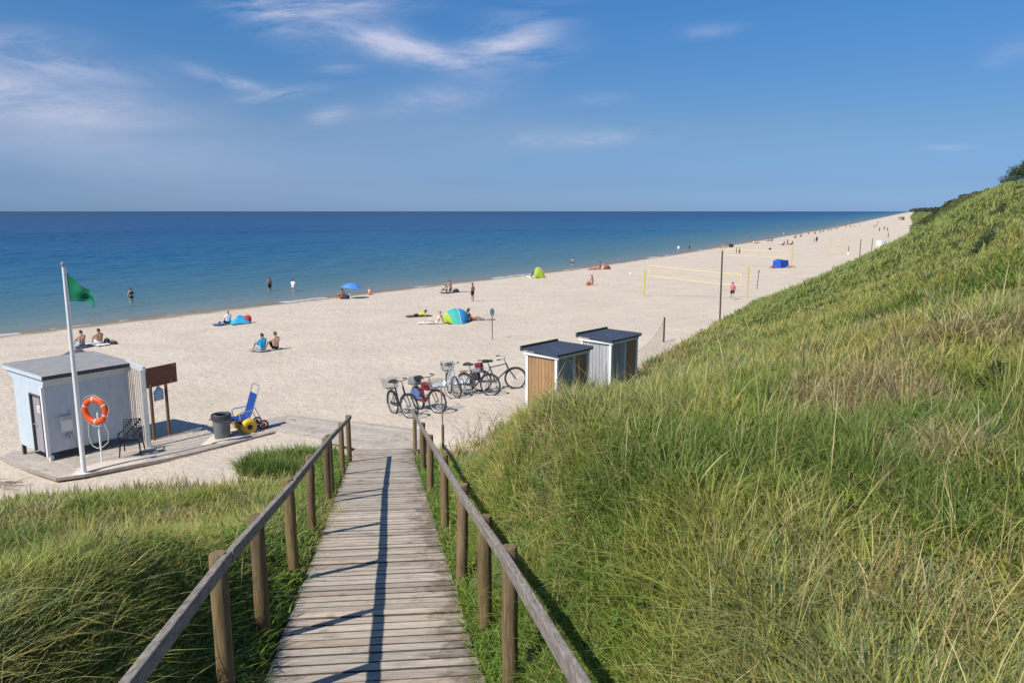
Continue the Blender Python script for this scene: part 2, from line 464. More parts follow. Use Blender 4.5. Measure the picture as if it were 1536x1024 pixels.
# ================================================================== sea
def sea_material():
    m = bpy.data.materials.new('sea_water'); nt, nn, L = nodes(m)
    out = N(nt, 'ShaderNodeOutputMaterial'); b = N(nt, 'ShaderNodeBsdfDiffuse')
    tc = N(nt, 'ShaderNodeTexCoord')
    wa = N(nt, 'ShaderNodeAttribute'); wa.attribute_name = 'off'
    mp = N(nt, 'ShaderNodeMapping'); mp.inputs['Rotation'].default_value = (0, 0, R(-54)); L.new(tc.outputs['Object'], mp.inputs['Vector'])
    def nz(s, st, d=4, r=.55, dist=0.0):
        mm = N(nt, 'ShaderNodeMapping'); mm.inputs['Scale'].default_value = st; L.new(mp.outputs[0], mm.inputs['Vector'])
        n = N(nt, 'ShaderNodeTexNoise'); n.inputs['Scale'].default_value = s; n.inputs['Detail'].default_value = d
        n.inputs['Roughness'].default_value = r; n.inputs['Distortion'].default_value = dist
        L.new(mm.outputs[0], n.inputs['Vector']); return n.outputs['Fac']
    def mt(op, a, bb, c=None):
        x = N(nt, 'ShaderNodeMath', operation=op)
        for i, q in enumerate((a, bb, c)):
            if q is None: continue
            if isinstance(q, (int, float)): x.inputs[i].default_value = q
            else: L.new(q, x.inputs[i])
        return x.outputs[0]
    patch = nz(.012, (.35, 1.4, 1), 4, .6)
    d = mt('MULTIPLY', wa.outputs['Fac'], mt('MULTIPLY_ADD', patch, 1.3, .35))
    lg = mt('DIVIDE', mt('LOGARITHM', mt('ADD', mt('MAXIMUM', d, 0.0), 1.0), 10.0), 4.0)
    rp = N(nt, 'ShaderNodeValToRGB'); L.new(lg, rp.inputs[0]); e = rp.color_ramp.elements
    while len(e) < len(SEA_COLS): e.new(.5)
    for k, (p, c) in zip(e, SEA_COLS): k.position = p; k.color = (*c, 1)
    # surf: thin broken line of foam at the very edge
    fn = mt('MULTIPLY_ADD', nz(.9, (1, 2.4, 1), 5, .7), 2.0, mt('MULTIPLY', wa.outputs['Fac'], -1.0))
    foam = N(nt, 'ShaderNodeMapRange'); L.new(mt('MULTIPLY', mt('GREATER_THAN', fn, .5), mt('LESS_THAN', nz(.12, (1, .4, 1), 3), .46)), foam.inputs[0])
    mx = N(nt, 'ShaderNodeMix', data_type='RGBA'); L.new(foam.outputs[0], mx.inputs[0]); L.new(rp.outputs[0], mx.inputs[6]); mx.inputs[7].default_value = (.48, .48, .46, 1)
    L.new(mx.outputs[2], b.inputs['Color'])
    hgt = mt('ADD', mt('MULTIPLY', nz(.30, (.28, 1, 1), 5, .55, .4), 1.0), mt('MULTIPLY', nz(1.5, (.45, 1, 1), 4, .6), .32))
    bp = N(nt, 'ShaderNodeBump'); bp.inputs['Distance'].default_value = SEA_BUMP; bp.inputs['Strength'].default_value = 1
    L.new(hgt, bp.inputs['Height']); L.new(bp.outputs[0], b.inputs['Normal'])
    # a wind-roughened surface never reaches the mirror reflectance of still water at grazing angles
    g = N(nt, 'ShaderNodeBsdfGlossy'); g.inputs['Roughness'].default_value = .28; L.new(bp.outputs[0], g.inputs['Normal'])
    fr = N(nt, 'ShaderNodeFresnel'); fr.inputs['IOR'].default_value = 1.33; L.new(bp.outputs[0], fr.inputs['Normal'])
    ms = N(nt, 'ShaderNodeMixShader'); L.new(mt('MINIMUM', mt('MULTIPLY', fr.outputs[0], .48), SEA_SPEC), ms.inputs[0])
    L.new(b.outputs[0], ms.inputs[1]); L.new(g.outputs[0], ms.inputs[2]); L.new(ms.outputs[0], out.inputs['Surface'])
    return m
# one sheet: close rows where single waves show, long rows out to the horizon
th_ = np.radians(np.concatenate([np.linspace(-110, -47, 40)[:-1], np.linspace(-47, 42, 720), np.linspace(42, 80, 24)[1:]]))
rr_ = np.concatenate([np.geomspace(24, 360, 980)[:-1], np.geomspace(360, 90000, 210)])
wx_ = (rr_[:, None] * np.sin(th_)[None]).ravel(); wy_ = (rr_[:, None] * np.cos(th_)[None]).ravel()
na_ = len(th_); ii_ = np.arange(len(rr_) - 1)[:, None] * na_ + np.arange(na_ - 1)[None]
wq = np.stack([ii_, ii_ + na_, ii_ + na_ + 1, ii_ + 1], -1).reshape(-1, 4)
WW = shore_w(wx_, wy_)
sel = WW[wq].min(1) < 6
used, inv = np.unique(wq[sel], return_inverse=True)
sw = -WW[used]; ux, uy = wx_[used], wy_[used]
al = ux * .584 + uy * .812; ac = -ux * .812 + uy * .584          # along and across the shore
rd = np.hypot(ux, uy)
hgt_ = (.15 * (vnoise(al * .30, ac, 2.6, 81) - .5) + .085 * (vnoise(al * .42 + ac * .1, ac - al * .06, 1.25, 82) - .5) + .035 * (vnoise(al * .6, ac, .6, 83) - .5) + .14 * (vnoise(al * .16, ac + al * .05, 7.5, 84) - .5))
hgt_ = hgt_ * (.22 + .78 * sstep(3, 40, sw)) * (.55 + .9 * vnoise(al, ac, 55, 85)) * WAVE_H
brk = .10 * np.maximum(0, np.sin(sw * .55 + vnoise(al, ac, 22, 9) * 8)) ** 3 * sstep(1.5, 6, sw) * (1 - sstep(14, 34, sw)) * vnoise(al, ac * .2, 14, 86)
wave = np.where(rd < 3500, (hgt_ + brk) * (1 - sstep(300, 2500, rd)), 0) - .01 * sstep(0, -3, sw)
sea = raw_mesh('sea', np.stack([ux, uy, wave], 1), quads=inv.reshape(-1, 4)[:, ::-1], attrs={'off': sw})
sea.data.materials.append(sea_material()); tag(sea, kind='structure')
# ================================================================== grass: every blade is geometry
grng = np.random.RandomState(21)

def blades(P, az, h, lean, w, col, segs, curl, tipcol=1.12):
    """arrays of blades -> verts, quads, tris, colours"""
    n = len(P)
    u = np.linspace(0, 1, segs + 1)
    dirx, diry = np.sin(az), np.cos(az)
    side = az + math.pi / 2 + grng.uniform(-.9, .9, n)
    sx_, sy_ = np.sin(side), np.cos(side)
    V = []; C = []
    for k, q in enumerate(u):
        out = h * lean * (q ** 1.7)
        zz = h * (q - curl * lean * q * q * .55)
        cx = P[:, 0] + dirx * out; cy = P[:, 1] + diry * out; cz = P[:, 2] + zz
        c = col * (0.78 + (tipcol - .78) * q)
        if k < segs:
            ww = w * (1 - .75 * q ** 1.6) * .5
            V.append(np.stack([cx - sx_ * ww, cy - sy_ * ww, cz], 1)); V.append(np.stack([cx + sx_ * ww, cy + sy_ * ww, cz], 1)); C += [c, c]
        else:
            V.append(np.stack([cx, cy, cz], 1)); C.append(c)
    m = 2 * segs + 1
    V = np.stack(V, 1).reshape(-1, 3); C = np.stack(C, 1).reshape(-1, 3)
    b = np.arange(n)[:, None] * m
    Q = [np.concatenate([b + 2 * k, b + 2 * k + 1, b + 2 * k + 3, b + 2 * k + 2], 1) for k in range(segs - 1)]
    Q = np.concatenate(Q) if Q else np.zeros((0, 4), int)
    k = segs - 1
    T = np.concatenate([b + 2 * k, b + 2 * k + 1, b + 2 * k + 2], 1)
    return V, Q, T, C

PAL = np.array([(.160, .225, .045), (.250, .305, .062), (.355, .350, .080), (.220, .275, .100), (.450, .405, .110), (.54, .46, .20), (.37, .27, .11), (.37, .32, .17)])

def tufts(cx, cy, nb, hmin, hmax, spread, r, dens_pal=None, wide=1.0, straw=.12, segs=3, lean=(.25, 1.25), wind=.25):
    n = len(cx); tot = int(nb.sum())
    ti = np.repeat(np.arange(n), nb)
    # colour per tuft, drifting in patches
    patch = vnoise(cx, cy, 4.5, 31) * .45 + vnoise(cx, cy, 1.15, 32) * .55
    dry = vnoise(cx, cy, 3.2, 33) * .40 + vnoise(cx, cy, .8, 34) * .60
    base = np.clip((patch - .24) / .52 * 5.0 + grng.normal(0, .55, n), 0, 4.99).astype(int)
    base = np.where(dry + grng.normal(0, .05, n) > .835 - straw * 1.7, grng.choice([5, 6, 7, 7], n), base)
    bc = np.where(grng.rand(tot) < straw * .6, 5, base[ti]); bc = np.where(grng.rand(tot) < .05, 6, bc)
    col = PAL[bc] * grng.uniform(.72, 1.28, (tot, 1)) * grng.uniform(.94, 1.06, (tot, 3))
    th = grng.uniform(0, 2 * math.pi, n)
    hs = (hmin + (hmax - hmin) * grng.rand(n) * (.55 + .9 * vnoise(cx, cy, 2.4, 35)))
    a = grng.uniform(0, 2 * math.pi, tot); rad = spread[ti] * np.sqrt(grng.rand(tot))
    px = cx[ti] + np.sin(a) * rad; py = cy[ti] + np.cos(a) * rad
    pz = ground(px, py) - .02
    wa = R(62) + (vnoise(px, py, 7, 36) - .5) * 1.6
    ax = np.sin(a) * (1 - wind) + np.sin(wa) * wind * 1.4; ay = np.cos(a) * (1 - wind) + np.cos(wa) * wind * 1.4
    az = np.arctan2(ax, ay) + grng.normal(0, .35, tot)
    ln = lean[0] + (lean[1] - lean[0]) * grng.rand(tot) ** 1.3
    h = hs[ti] * grng.uniform(.55, 1.1, tot)
    rr = np.hypot(px, py)
    # far tufts stand for many blades at once, so their colours lie closer together
    kf = np.clip((rr - 16) / 50, 0, .78)[:, None]; col = col * (1 - kf) + np.array([(.225, .280, .075)]) * kf
    w = np.maximum(.0085 * wide, (.95 if wide < 2 else 1.1) * rr / 753.0) * grng.uniform(.7, 1.25, tot)
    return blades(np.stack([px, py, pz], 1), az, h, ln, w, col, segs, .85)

def merge(name, parts, m, label, cat):
    V, Q, T, C = [], [], [], []; o = 0
    for v, q, t, c in parts:
        V.append(v); Q.append(q + o); T.append(t + o); C.append(c); o += len(v)
    ob = raw_mesh(name, np.concatenate(V), tris=np.concatenate(T), quads=np.concatenate(Q), attrs={'tint': np.concatenate(C)}, smooth=False)
    ob.data.materials.append(m); tag(ob, label, cat, kind='stuff')
    print(name, len(ob.data.polygons))
    return ob

def grass_material():
    m = bpy.data.materials.new('grass_blade'); nt, nn, L = nodes(m)
    out = N(nt, 'ShaderNodeOutputMaterial'); b = N(nt, 'ShaderNodeBsdfPrincipled'); b.inputs['Roughness'].default_value = .55
    b.inputs['Specular IOR Level'].default_value = .25
    a = N(nt, 'ShaderNodeAttribute'); a.attribute_name = 'tint'
    tc = N(nt, 'ShaderNodeTexCoord'); nz = N(nt, 'ShaderNodeTexNoise'); nz.inputs['Scale'].default_value = 14; L.new(tc.outputs['Object'], nz.inputs['Vector'])
    rp = N(nt, 'ShaderNodeValToRGB'); L.new(nz.outputs['Fac'], rp.inputs[0])
    rp.color_ramp.elements[0].color = (.8, .8, .8, 1); rp.color_ramp.elements[1].color = (1.2, 1.2, 1.15, 1)
    mx = N(nt, 'ShaderNodeMix', data_type='RGBA', blend_type='MULTIPLY'); mx.inputs[0].default_value = 1
    L.new(a.outputs['Color'], mx.inputs[6]); L.new(rp.outputs[0], mx.inputs[7])
    L.new(mx.outputs[2], b.inputs['Base Color'])
    tr = N(nt, 'ShaderNodeBsdfTranslucent'); L.new(mx.outputs[2], tr.inputs['Color'])
    ms = N(nt, 'ShaderNodeMixShader'); ms.inputs[0].default_value = .35
    L.new(b.outputs[0], ms.inputs[1]); L.new(tr.outputs[0], ms.inputs[2]); L.new(ms.outputs[0], out.inputs['Surface'])
    return m
GM = grass_material()

def scatter(n, a0, a1, r0, r1, power=0.0):
    th = np.radians(grng.uniform(a0, a1, n)); u = grng.rand(n)
    r = np.exp(np.log(r0) + (np.log(r1) - np.log(r0)) * u)
    return r * np.sin(th), r * np.cos(th)

def keep(x, y, t0, side):
    t = foot_t(x, y); d = bw_dist(x, y)
    ok = (t + (vnoise(x, y, 1.4, 41) - .5) * 1.2 > t0) & ~((np.abs(d) < .80) & (y < 19.2))
    ok &= np.hypot(x, y) > 2.0
    ok &= (d > 0) if side > 0 else (d < 0)
    # bare sand patch by the lower left of the walk
    if side < 0: ok &= ~((x > -5.6) & (y > 12.6) & (foot_t(x, y) < 3.2) & (vnoise(x, y, 1.5, 42) < .62))
    return ok

MULT = GRASS_MULT
def area_grass(side, a0, a1, parts, straws, seed):
    # near, middle and far growth; the farther, the fewer and the larger the tufts
    for (n, r0, r1, nb0, nb1, h0, h1, sp, sg, wd) in ((30000, 2.0, 14, 10, 17, .11 if side > 0 else .14, .34 if side > 0 else .42, .11, 4, .85), (26000, 10, 48, 6, 11, .15, .39, .17, 3, 1.1),
                                                      (19000, 40, 420, 6, 10, .30, .62, .35, 2, 1.6)):
        straw = straws[0 if r0 < 5 else 1 if r0 < 20 else 2]
        if side < 0 and r0 > 20: continue
        x, y = scatter(int(n * MULT * (1.22 if side > 0 else .9)), a0, a1, r0, r1)
        k = keep(x, y, .15, side)
        if r0 > 20: k &= (y < 400)
        x, y = x[k], y[k]
        nb = grng.randint(nb0, nb1, len(x))
        parts.append(tufts(x, y, nb, h0, h1, np.full(len(x), sp) * grng.uniform(.6, 1.5, len(x)), None, wide=wd, straw=straw, segs=sg, wind=.10 if r0 < 5 else .2 if r0 < 20 else .4))
        # long thin flowering stalks standing over the sward
        ks = grng.rand(len(x)) < (.050 if r0 < 5 else .016 if r0 < 20 else .004)
        if ks.any():
            parts.append(tufts(x[ks], y[ks], np.full(ks.sum(), 2), .36, .72, np.full(ks.sum(), .06), None, wide=.6, straw=.85, segs=sg, lean=(.05, .9), wind=.15))
    # big tussocks whose long blades radiate and hang over
    x, y = scatter(int((1100 if side > 0 else 420) * MULT), a0, a1, 3.2, 24); k = keep(x, y, .6, side); x, y = x[k], y[k]
    parts.append(tufts(x, y, grng.randint(22, 44, len(x)), .28, .52, np.full(len(x), .09), None, wide=1.0, straw=straws[0] * 1.3, segs=5, lean=(.15, 1.5), wind=.12))
    # flattened dry litter: short curled straw lying between the tufts
    x, y = scatter(int(9000 * MULT), a0, a1, 2.0, 18); k = keep(x, y, .5, side) & (vnoise(x, y, 1.6, 46) > .45); x, y = x[k], y[k]
    parts.append(tufts(x, y, grng.randint(4, 8, len(x)), .10, .22, np.full(len(x), .14), None, wide=.9, straw=.8, segs=3, lean=(1.1, 2.6), wind=.05))
    # low leafy herbs and moss cushions between the blades
    x, y = scatter(int(12000 * MULT), a0, a1, 2.0, 24); k = keep(x, y, .5, side) & (vnoise(x, y, 2.0, 43) * .6 + vnoise(x, y, .7, 47) * .4 > .50); x, y = x[k], y[k]
    n = len(x); nb = grng.randint(6, 11, n); ti = np.repeat(np.arange(n), nb); tot = len(ti)
    a = grng.uniform(0, 2 * math.pi, tot); px = x[ti] + grng.normal(0, .05, tot); py = y[ti] + grng.normal(0, .05, tot)
    pz = ground(px, py) + grng.uniform(0, .16, tot)
    hc = np.array([(.13, .195, .028), (.19, .235, .034), (.26, .25, .04), (.11, .16, .035)])[np.clip((vnoise(x, y, 3, 44) * 4.4 - .3).astype(int), 0, 3)][ti]
    parts.append(blades(np.stack([px, py, pz], 1), a, grng.uniform(.035, .085, tot), np.full(tot, 1.4), np.maximum(.017, np.hypot(px, py) / 650) * grng.uniform(.6, 1.2, tot),
                        hc * grng.uniform(.7, 1.3, (tot, 1)), 2, .5))

def edge_growth(side, parts):
    # leafy herbs and soft grass crowding the edge of the walk and climbing round the posts
    n = int(2600 * MULT); y = np.exp(grng.uniform(np.log(2.2), np.log(16.2), n)); off = (.78 if side > 0 else .84) + np.abs(grng.normal(0, .28, n))
    x = BW_A + BW_B * y + side * off * 1.014
    k = vnoise(x, y, .9, 61) > .25; x, y = x[k], y[k]
    parts.append(tufts(x, y, grng.randint(5, 10, len(x)), .14, .42, np.full(len(x), .06), None, wide=.9, straw=.10 if side > 0 else .34, segs=4, lean=(.2, 1.3), wind=.1))
    n = int(5200 * MULT); y = np.exp(grng.uniform(np.log(2.2), np.log(16.0), n)); off = (.75 if side > 0 else .81) + np.abs(grng.normal(0, .24, n)); x = BW_A + BW_B * y + side * off * 1.014
    nb = grng.randint(5, 9, n); ti = np.repeat(np.arange(n), nb); tot = len(ti)
    px = x[ti] + grng.normal(0, .05, tot); py = y[ti] + grng.normal(0, .05, tot); pz = ground(px, py) + grng.uniform(0, .26, tot)
    hc = np.array([(.10, .20, .028), (.14, .235, .034), (.20, .26, .045)])[grng.randint(0, 3, n)][ti]
    parts.append(blades(np.stack([px, py, pz], 1), grng.uniform(0, 6.28, tot), grng.uniform(.035, .10, tot), np.full(tot, 1.3), np.maximum(.018, np.hypot(px, py) / 620) * grng.uniform(.6, 1.2, tot), hc * grng.uniform(.7, 1.3, (tot, 1)), 2, .5))

rp_ = []
edge_growth(1, rp_)
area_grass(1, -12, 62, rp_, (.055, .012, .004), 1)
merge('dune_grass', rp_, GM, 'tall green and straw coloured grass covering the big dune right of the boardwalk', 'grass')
lp_ = []
edge_growth(-1, lp_)
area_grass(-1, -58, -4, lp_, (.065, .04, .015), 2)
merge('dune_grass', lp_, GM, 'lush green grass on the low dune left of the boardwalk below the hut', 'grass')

# taller beach grass that fringes the foot of both dunes
def fringe():
    parts = []
    seg = FT[1:14]
    for (ax, ay), (bx, by), n in [((*seg[i],), (*seg[i + 1],), k) for i, k in enumerate((0, 110, 200, 260, 60, 20, 0, 110, 240, 330, 420, 480))]:
        if not n: continue
        k = grng.rand(n); x = ax + (bx - ax) * k; y = ay + (by - ay) * k
        off = grng.exponential(.8, n); ex, ey = bx - ax, by - ay; l = math.hypot(ex, ey)
        x = x + ey / l * (off - .45); y = y - ex / l * (off - .45)
        ok = np.abs(bw_dist(x, y)) > 1.1
        x, y = x[ok], y[ok]
        parts.append(tufts(x, y, grng.randint(7, 15, len(x)), .20, .50, np.full(len(x), .12), None, wide=.8, straw=.16, segs=4, lean=(.1, .8), wind=.3))
    return parts
merge('beach_grass', fringe(), GM, 'thin upright beach grass fringing the sandy edge of the dunes', 'grass')

# the dense fresh green cushion standing alone in the sand beside the landing
c0 = at(426, 704, dune=False)
n = 900; a = grng.uniform(0, 2 * math.pi, n); q = np.sqrt(grng.rand(n))
x = c0.x + np.cos(a) * q * .95; y = c0.y + np.sin(a) * q * .7
PAL_keep = PAL.copy(); PAL[:] = np.array([(.11, .20, .026), (.14, .25, .032), (.18, .27, .045), (.12, .21, .045), (.20, .27, .06), (.36, .32, .12), (.2, .22, .06), (.25, .26, .09)])
x += (vnoise(x, y, .5, 51) - .5) * .5; y += (vnoise(x, y, .5, 52) - .5) * .5
tp_ = [tufts(x, y, grng.randint(9, 15, n), .22, .62, np.full(n, .10), None, wide=1.0, straw=.06, segs=3, lean=(.1, 1.1), wind=.15)]
PAL[:] = PAL_keep
merge('grass_cushion', tp_, GM, 'dense fresh green cushion of grass in the sand left of the boardwalk end', 'grass')
# ================================================================== wood
def wood_material(name, c1, c2, grain=(1, 14, 14), scale=6, bump=.004, dark=None, edge=False):
    m = bpy.data.materials.new(name); nt, nn, L = nodes(m)
    out = N(nt, 'ShaderNodeOutputMaterial'); b = N(nt, 'ShaderNodeBsdfPrincipled'); b.inputs['Roughness'].default_value = .8; b.inputs['Specular IOR Level'].default_value = .2
    tc = N(nt, 'ShaderNodeTexCoord'); mp = N(nt, 'ShaderNodeMapping'); mp.inputs['Scale'].default_value = grain; L.new(tc.outputs['Object'], mp.inputs['Vector'])
    nz = N(nt, 'ShaderNodeTexNoise'); nz.inputs['Scale'].default_value = scale; nz.inputs['Detail'].default_value = 8; nz.inputs['Roughness'].default_value = .68
    L.new(mp.outputs[0], nz.inputs['Vector'])
    rp = N(nt, 'ShaderNodeValToRGB'); L.new(nz.outputs['Fac'], rp.inputs[0])
    e = rp.color_ramp.elements; e[0].position = .32; e[1].position = .68; e[0].color = (*c1, 1); e[1].color = (*c2, 1)
    n2 = N(nt, 'ShaderNodeTexNoise'); n2.inputs['Scale'].default_value = 1.7; n2.inputs['Detail'].default_value = 7; n2.inputs['Roughness'].default_value = .7; L.new(tc.outputs['Object'], n2.inputs['Vector'])
    r2 = N(nt, 'ShaderNodeValToRGB'); L.new(n2.outputs['Fac'], r2.inputs[0])
    if edge:                                   # grey-black mould where the right ends of the planks stay damp
        sx_ = N(nt, 'ShaderNodeVectorMath', operation='DOT_PRODUCT'); L.new(tc.outputs['Object'], sx_.inputs[0]); sx_.inputs[1].default_value = (1, -BW_B, 0)
        mr = N(nt, 'ShaderNodeMapRange'); L.new(sx_.outputs['Value'], mr.inputs[0]); mr.inputs[1].default_value = BW_A + .25; mr.inputs[2].default_value = BW_A + .70; mr.inputs[3].default_value = 0; mr.inputs[4].default_value = -.19
        ad = N(nt, 'ShaderNodeMath', operation='ADD'); L.new(n2.outputs['Fac'], ad.inputs[0]); L.new(mr.outputs[0], ad.inputs[1]); L.new(ad.outputs[0], r2.inputs[0])
        n2.inputs['Scale'].default_value = 3.2; n2.inputs['Detail'].default_value = 9
    e = r2.color_ramp.elements; e[0].position = .30; e[1].position = .44; e[0].color = (*(dark or (.62, .6, .58)), 1); e[1].color = (1, 1, 1, 1)
    a = N(nt, 'ShaderNodeAttribute'); a.attribute_name = 'tint'
    x1 = N(nt, 'ShaderNodeMix', data_type='RGBA', blend_type='MULTIPLY'); x1.inputs[0].default_value = 1
    L.new(rp.outputs[0], x1.inputs[6]); L.new(r2.outputs[0], x1.inputs[7])
    x2 = N(nt, 'ShaderNodeMix', data_type='RGBA', blend_type='MULTIPLY'); x2.inputs[0].default_value = 1
    L.new(x1.outputs[2], x2.inputs[6]); L.new(a.outputs['Color'], x2.inputs[7])
    L.new(x2.outputs[2], b.inputs['Base Color'])
    bp = N(nt, 'ShaderNodeBump'); bp.inputs['Distance'].default_value = bump; L.new(nz.outputs['Fac'], bp.inputs['Height']); L.new(bp.outputs[0], b.inputs['Normal'])
    L.new(b.outputs[0], out.inputs['Surface'])
    return m
ang = math.atan(BW_B)
M_PLANK = wood_material('weathered_plank', (.27, .225, .175), (.56, .48, .385), grain=(.9, 11, 11), scale=5, edge=True, dark=(.48, .46, .44))
M_RAIL = wood_material('grey_rail', (.12, .10, .08), (.37, .32, .265), grain=(14, .9, 14), scale=5)
M_POST = wood_material('round_post', (.10, .066, .032), (.27, .195, .105), grain=(12, 12, .8), scale=5, bump=.006)
M_DECK = wood_material('grey_decking', (.30, .26, .215), (.52, .45, .37), grain=(2, 6, 6), scale=3)

def bwp(y, off, z=0):
    """point on the walk: along y, off metres to the right, z above the planks"""
    c, s = math.cos(ang), math.sin(ang)
    return Vector((BW_A + BW_B * y + off * c, y + off * -s * 0, float(board_z(y)) + z))

# planks across the walk
mb = MB(); y = 1.2
slope = Vector((BW_B, 1, -.2045)).normalized()
across = Vector((1, -BW_B * .55, 0)).normalized()
nrm = across.cross(slope).normalized()
while y < 18.05:
    wv = random.uniform(.135, .158)
    k = random.gauss(0, .10); warm = random.uniform(-.03, .05)
    mb.col = (1 + k + warm, 1 + k, 1 + k - warm)
    a2 = (across + slope * random.gauss(0, .006)).normalized(); n2 = (nrm + across * random.gauss(0, .004)).normalized()
    s2 = n2.cross(a2).normalized()
    M = Matrix((a2, s2, n2)).transposed()
    e1, e2 = random.gauss(0, .009), random.gauss(0, .009)
    c = bwp(y + wv / 2, (e1 + e2) / 2, -.02 + random.gauss(0, .0025))
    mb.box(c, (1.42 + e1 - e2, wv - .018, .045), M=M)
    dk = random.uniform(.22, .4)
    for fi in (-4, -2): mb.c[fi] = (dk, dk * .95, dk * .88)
    y += wv + random.uniform(.002, .008)
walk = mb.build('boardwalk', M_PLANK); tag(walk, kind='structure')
mb = MB()
for s in (-.60, 0, .60):
    mb.beam(bwp(1.2, s, -.11), bwp(18.0, s, -.11), .07, .13)
st = mb.build('boardwalk_beams', M_PLANK); tag(st, kind='structure')

# ---- hand rails
def post_xy(px, py):
    """the post whose top shows at this pixel, tops lying a metre above the walk"""
    d = ray(px, py); yv = 1.12 / (-d[2] / d[1] - .2045)
    return Vector((d[0] / d[1] * yv, yv, 0))

def post_mb(x, y, ztop, zbot, r, seed):
    rs = random.Random(seed); mb = MB(); k = rs.uniform(.8, 1.15); mb.col = (k, k * rs.uniform(.97, 1.03), k * rs.uniform(.9, 1.05))
    lx, ly = rs.gauss(0, .012), rs.gauss(0, .012)
    pts = []; rr = []
    n = 7
    for i in range(n):
        q = i / (n - 1); pts.append((x + lx * (1 - q) + rs.gauss(0, .002), y + ly * (1 - q), zbot + (ztop - .015 - zbot) * q)); rr.append(r * (1.04 - .06 * q + rs.gauss(0, .012)))
    pts.append((pts[-1][0], pts[-1][1], ztop)); rr.append(r * .84)
    mb.tube(pts, rr, 14)
    return mb

def handrail(tops, joints, near, side, label):
    P = [post_xy(*t) for t in tops]
    # both rails run in one smooth, nearly straight line
    fit = np.polyfit([p.y for p in P] + [near.y], [p.x for p in P] + [near.x], 2)
    for p in P: p.x = .25 * p.x + .75 * float(np.polyval(fit, p.y))
    near = Vector((float(np.polyval(fit, near.y)), near.y, 0))
    # posts between two joints stand in line behind the rail
    js = sorted(joints)
    for a, b in zip(js[:-1], js[1:]):
        for i in range(a + 1, b):
            k = (P[i].y - P[a].y) / (P[b].y - P[a].y); P[i].x = P[a].x + (P[b].x - P[a].x) * k
    t = thing('handrail', label, 'handrail', (0, 0, 0))
    for i, p in enumerate(P):
        zt = EYE - 1.12 - .2045 * p.y + random.gauss(0, .010)
        zb = min(gz(p.x, p.y), float(board_z(p.y))) - .35
        post_mb(p.x, p.y, zt, zb, random.uniform(.049, .057), i + 50 * (side > 0)).build('post', M_POST, t, smooth=True)
    ends = [near] + [P[j] for j in joints]
    drop = 0
    for i in range(len(ends) - 1):
        a, b = Vector(ends[i]), Vector(ends[i + 1])
        za, zb = EYE - 1.12 - .2045 * a.y, EYE - 1.12 - .2045 * b.y
        d = (b - a).normalized()
        inn = Vector((d.y, -d.x, 0)) * (1 if side < 0 else -1) * (.050 if i % 2 == 0 else .054)
        a_ = Vector((a.x, a.y, za - .045)) + inn + d * (.075 if i else 0); b_ = Vector((b.x, b.y, zb - .045)) + inn + d * .06
        if i == len(ends) - 2: b_ = b_ + d * .05
        m2 = MB(); k = random.uniform(.85, 1.12); m2.col = (k, k, k * .99)
        n = 8
        pts = [a_.lerp(b_, j / n) for j in range(n + 1)]
        for j in range(1, n): pts[j] = pts[j] + Vector((0, 0, random.gauss(0, .004)))
        m2.beam(a_, b_, .044, .076)
        m2.build('rail', M_RAIL, t, bevel=.008)
    return t
handrail([(306, 832), (395, 771), (438, 721), (470, 684), (480, 657), (491, 652), (512, 634), (522, 624)], [0, 2, 5, 7], Vector((-1.15, 1.1, 0)), -1,
         'weathered wooden handrail on round posts along the left edge of the boardwalk')
handrail([(780, 820), (720, 770), (690, 726), (666, 683), (645, 651), (633, 633), (622, 615)], [0, 2, 3, 6], Vector((.50, 1.1, 0)), 1,
         'weathered wooden handrail on round posts along the right edge of the boardwalk')

# ---- the landing and the sanded-over plank path to the hut
def pix_plane(px, py, up=.05):
    p = at(px, py, dune=False); return Vector((p.x, p.y, p.z + up))

def deck(name, rows, n, m, up, thick=.05, gap=.06):
    """planks laid between two edge polylines; rows: list of (left_xy, right_xy)"""
    mb = MB()
    for i in range(len(rows) - 1):
        (a0, b0), (a1, b1) = rows[i], rows[i + 1]
        for k in range(n):
            u0, u1 = (k + gap / 2) / n, (k + 1 - gap / 2) / n
            kk = random.gauss(1, .07); mb.col = (kk, kk, kk * random.uniform(.96, 1.02))
            c = []
            for (a, b, u) in ((a0, b0, u0), (a0, b0, u1), (a1, b1, u1), (a1, b1, u0)):
                p = Vector(a).lerp(Vector(b), u); c.append(Vector((p.x, p.y, float(beach_z(p.x, p.y)) + up + random.gauss(0, .003))))
            lo = [v - Vector((0, 0, thick)) for v in c]
            mb._add(c + lo, [(0, 1, 2, 3), (7, 6, 5, 4), (0, 4, 5, 1), (1, 5, 6, 2), (2, 6, 7, 3), (3, 7, 4, 0)])
    return mb.build(name, m)

def xy(px, py): p = at(px, py, dune=False); return (p.x, p.y, 0)
ra = [(xy(434, 622), xy(415, 649)), (xy(530, 634), xy(478, 661)), (xy(630, 647), xy(534, 673)), (xy(634, 661), xy(574, 678)), (xy(636, 676), xy(612, 682))]
tag(deck('landing', ra, 11, M_DECK, .055), kind='structure')
rb = [(xy(432, 622.5), xy(413, 650)), (xy(372, 633), xy(330, 671)), (xy(318, 644), xy(250, 690)), (xy(250, 655), xy(178, 704)), (xy(190, 664), xy(128, 714)), (xy(150, 672), xy(86, 720))]
tag(deck('plank_path', rb, 9, M_DECK, .022), kind='structure')
rc = [(xy(86, 720.5), xy(128, 690)), (xy(40, 705), xy(90, 672)), (xy(-2, 687), xy(50, 662))]
tag(deck('plank_path', rc, 6, M_DECK, .021), kind='structure')
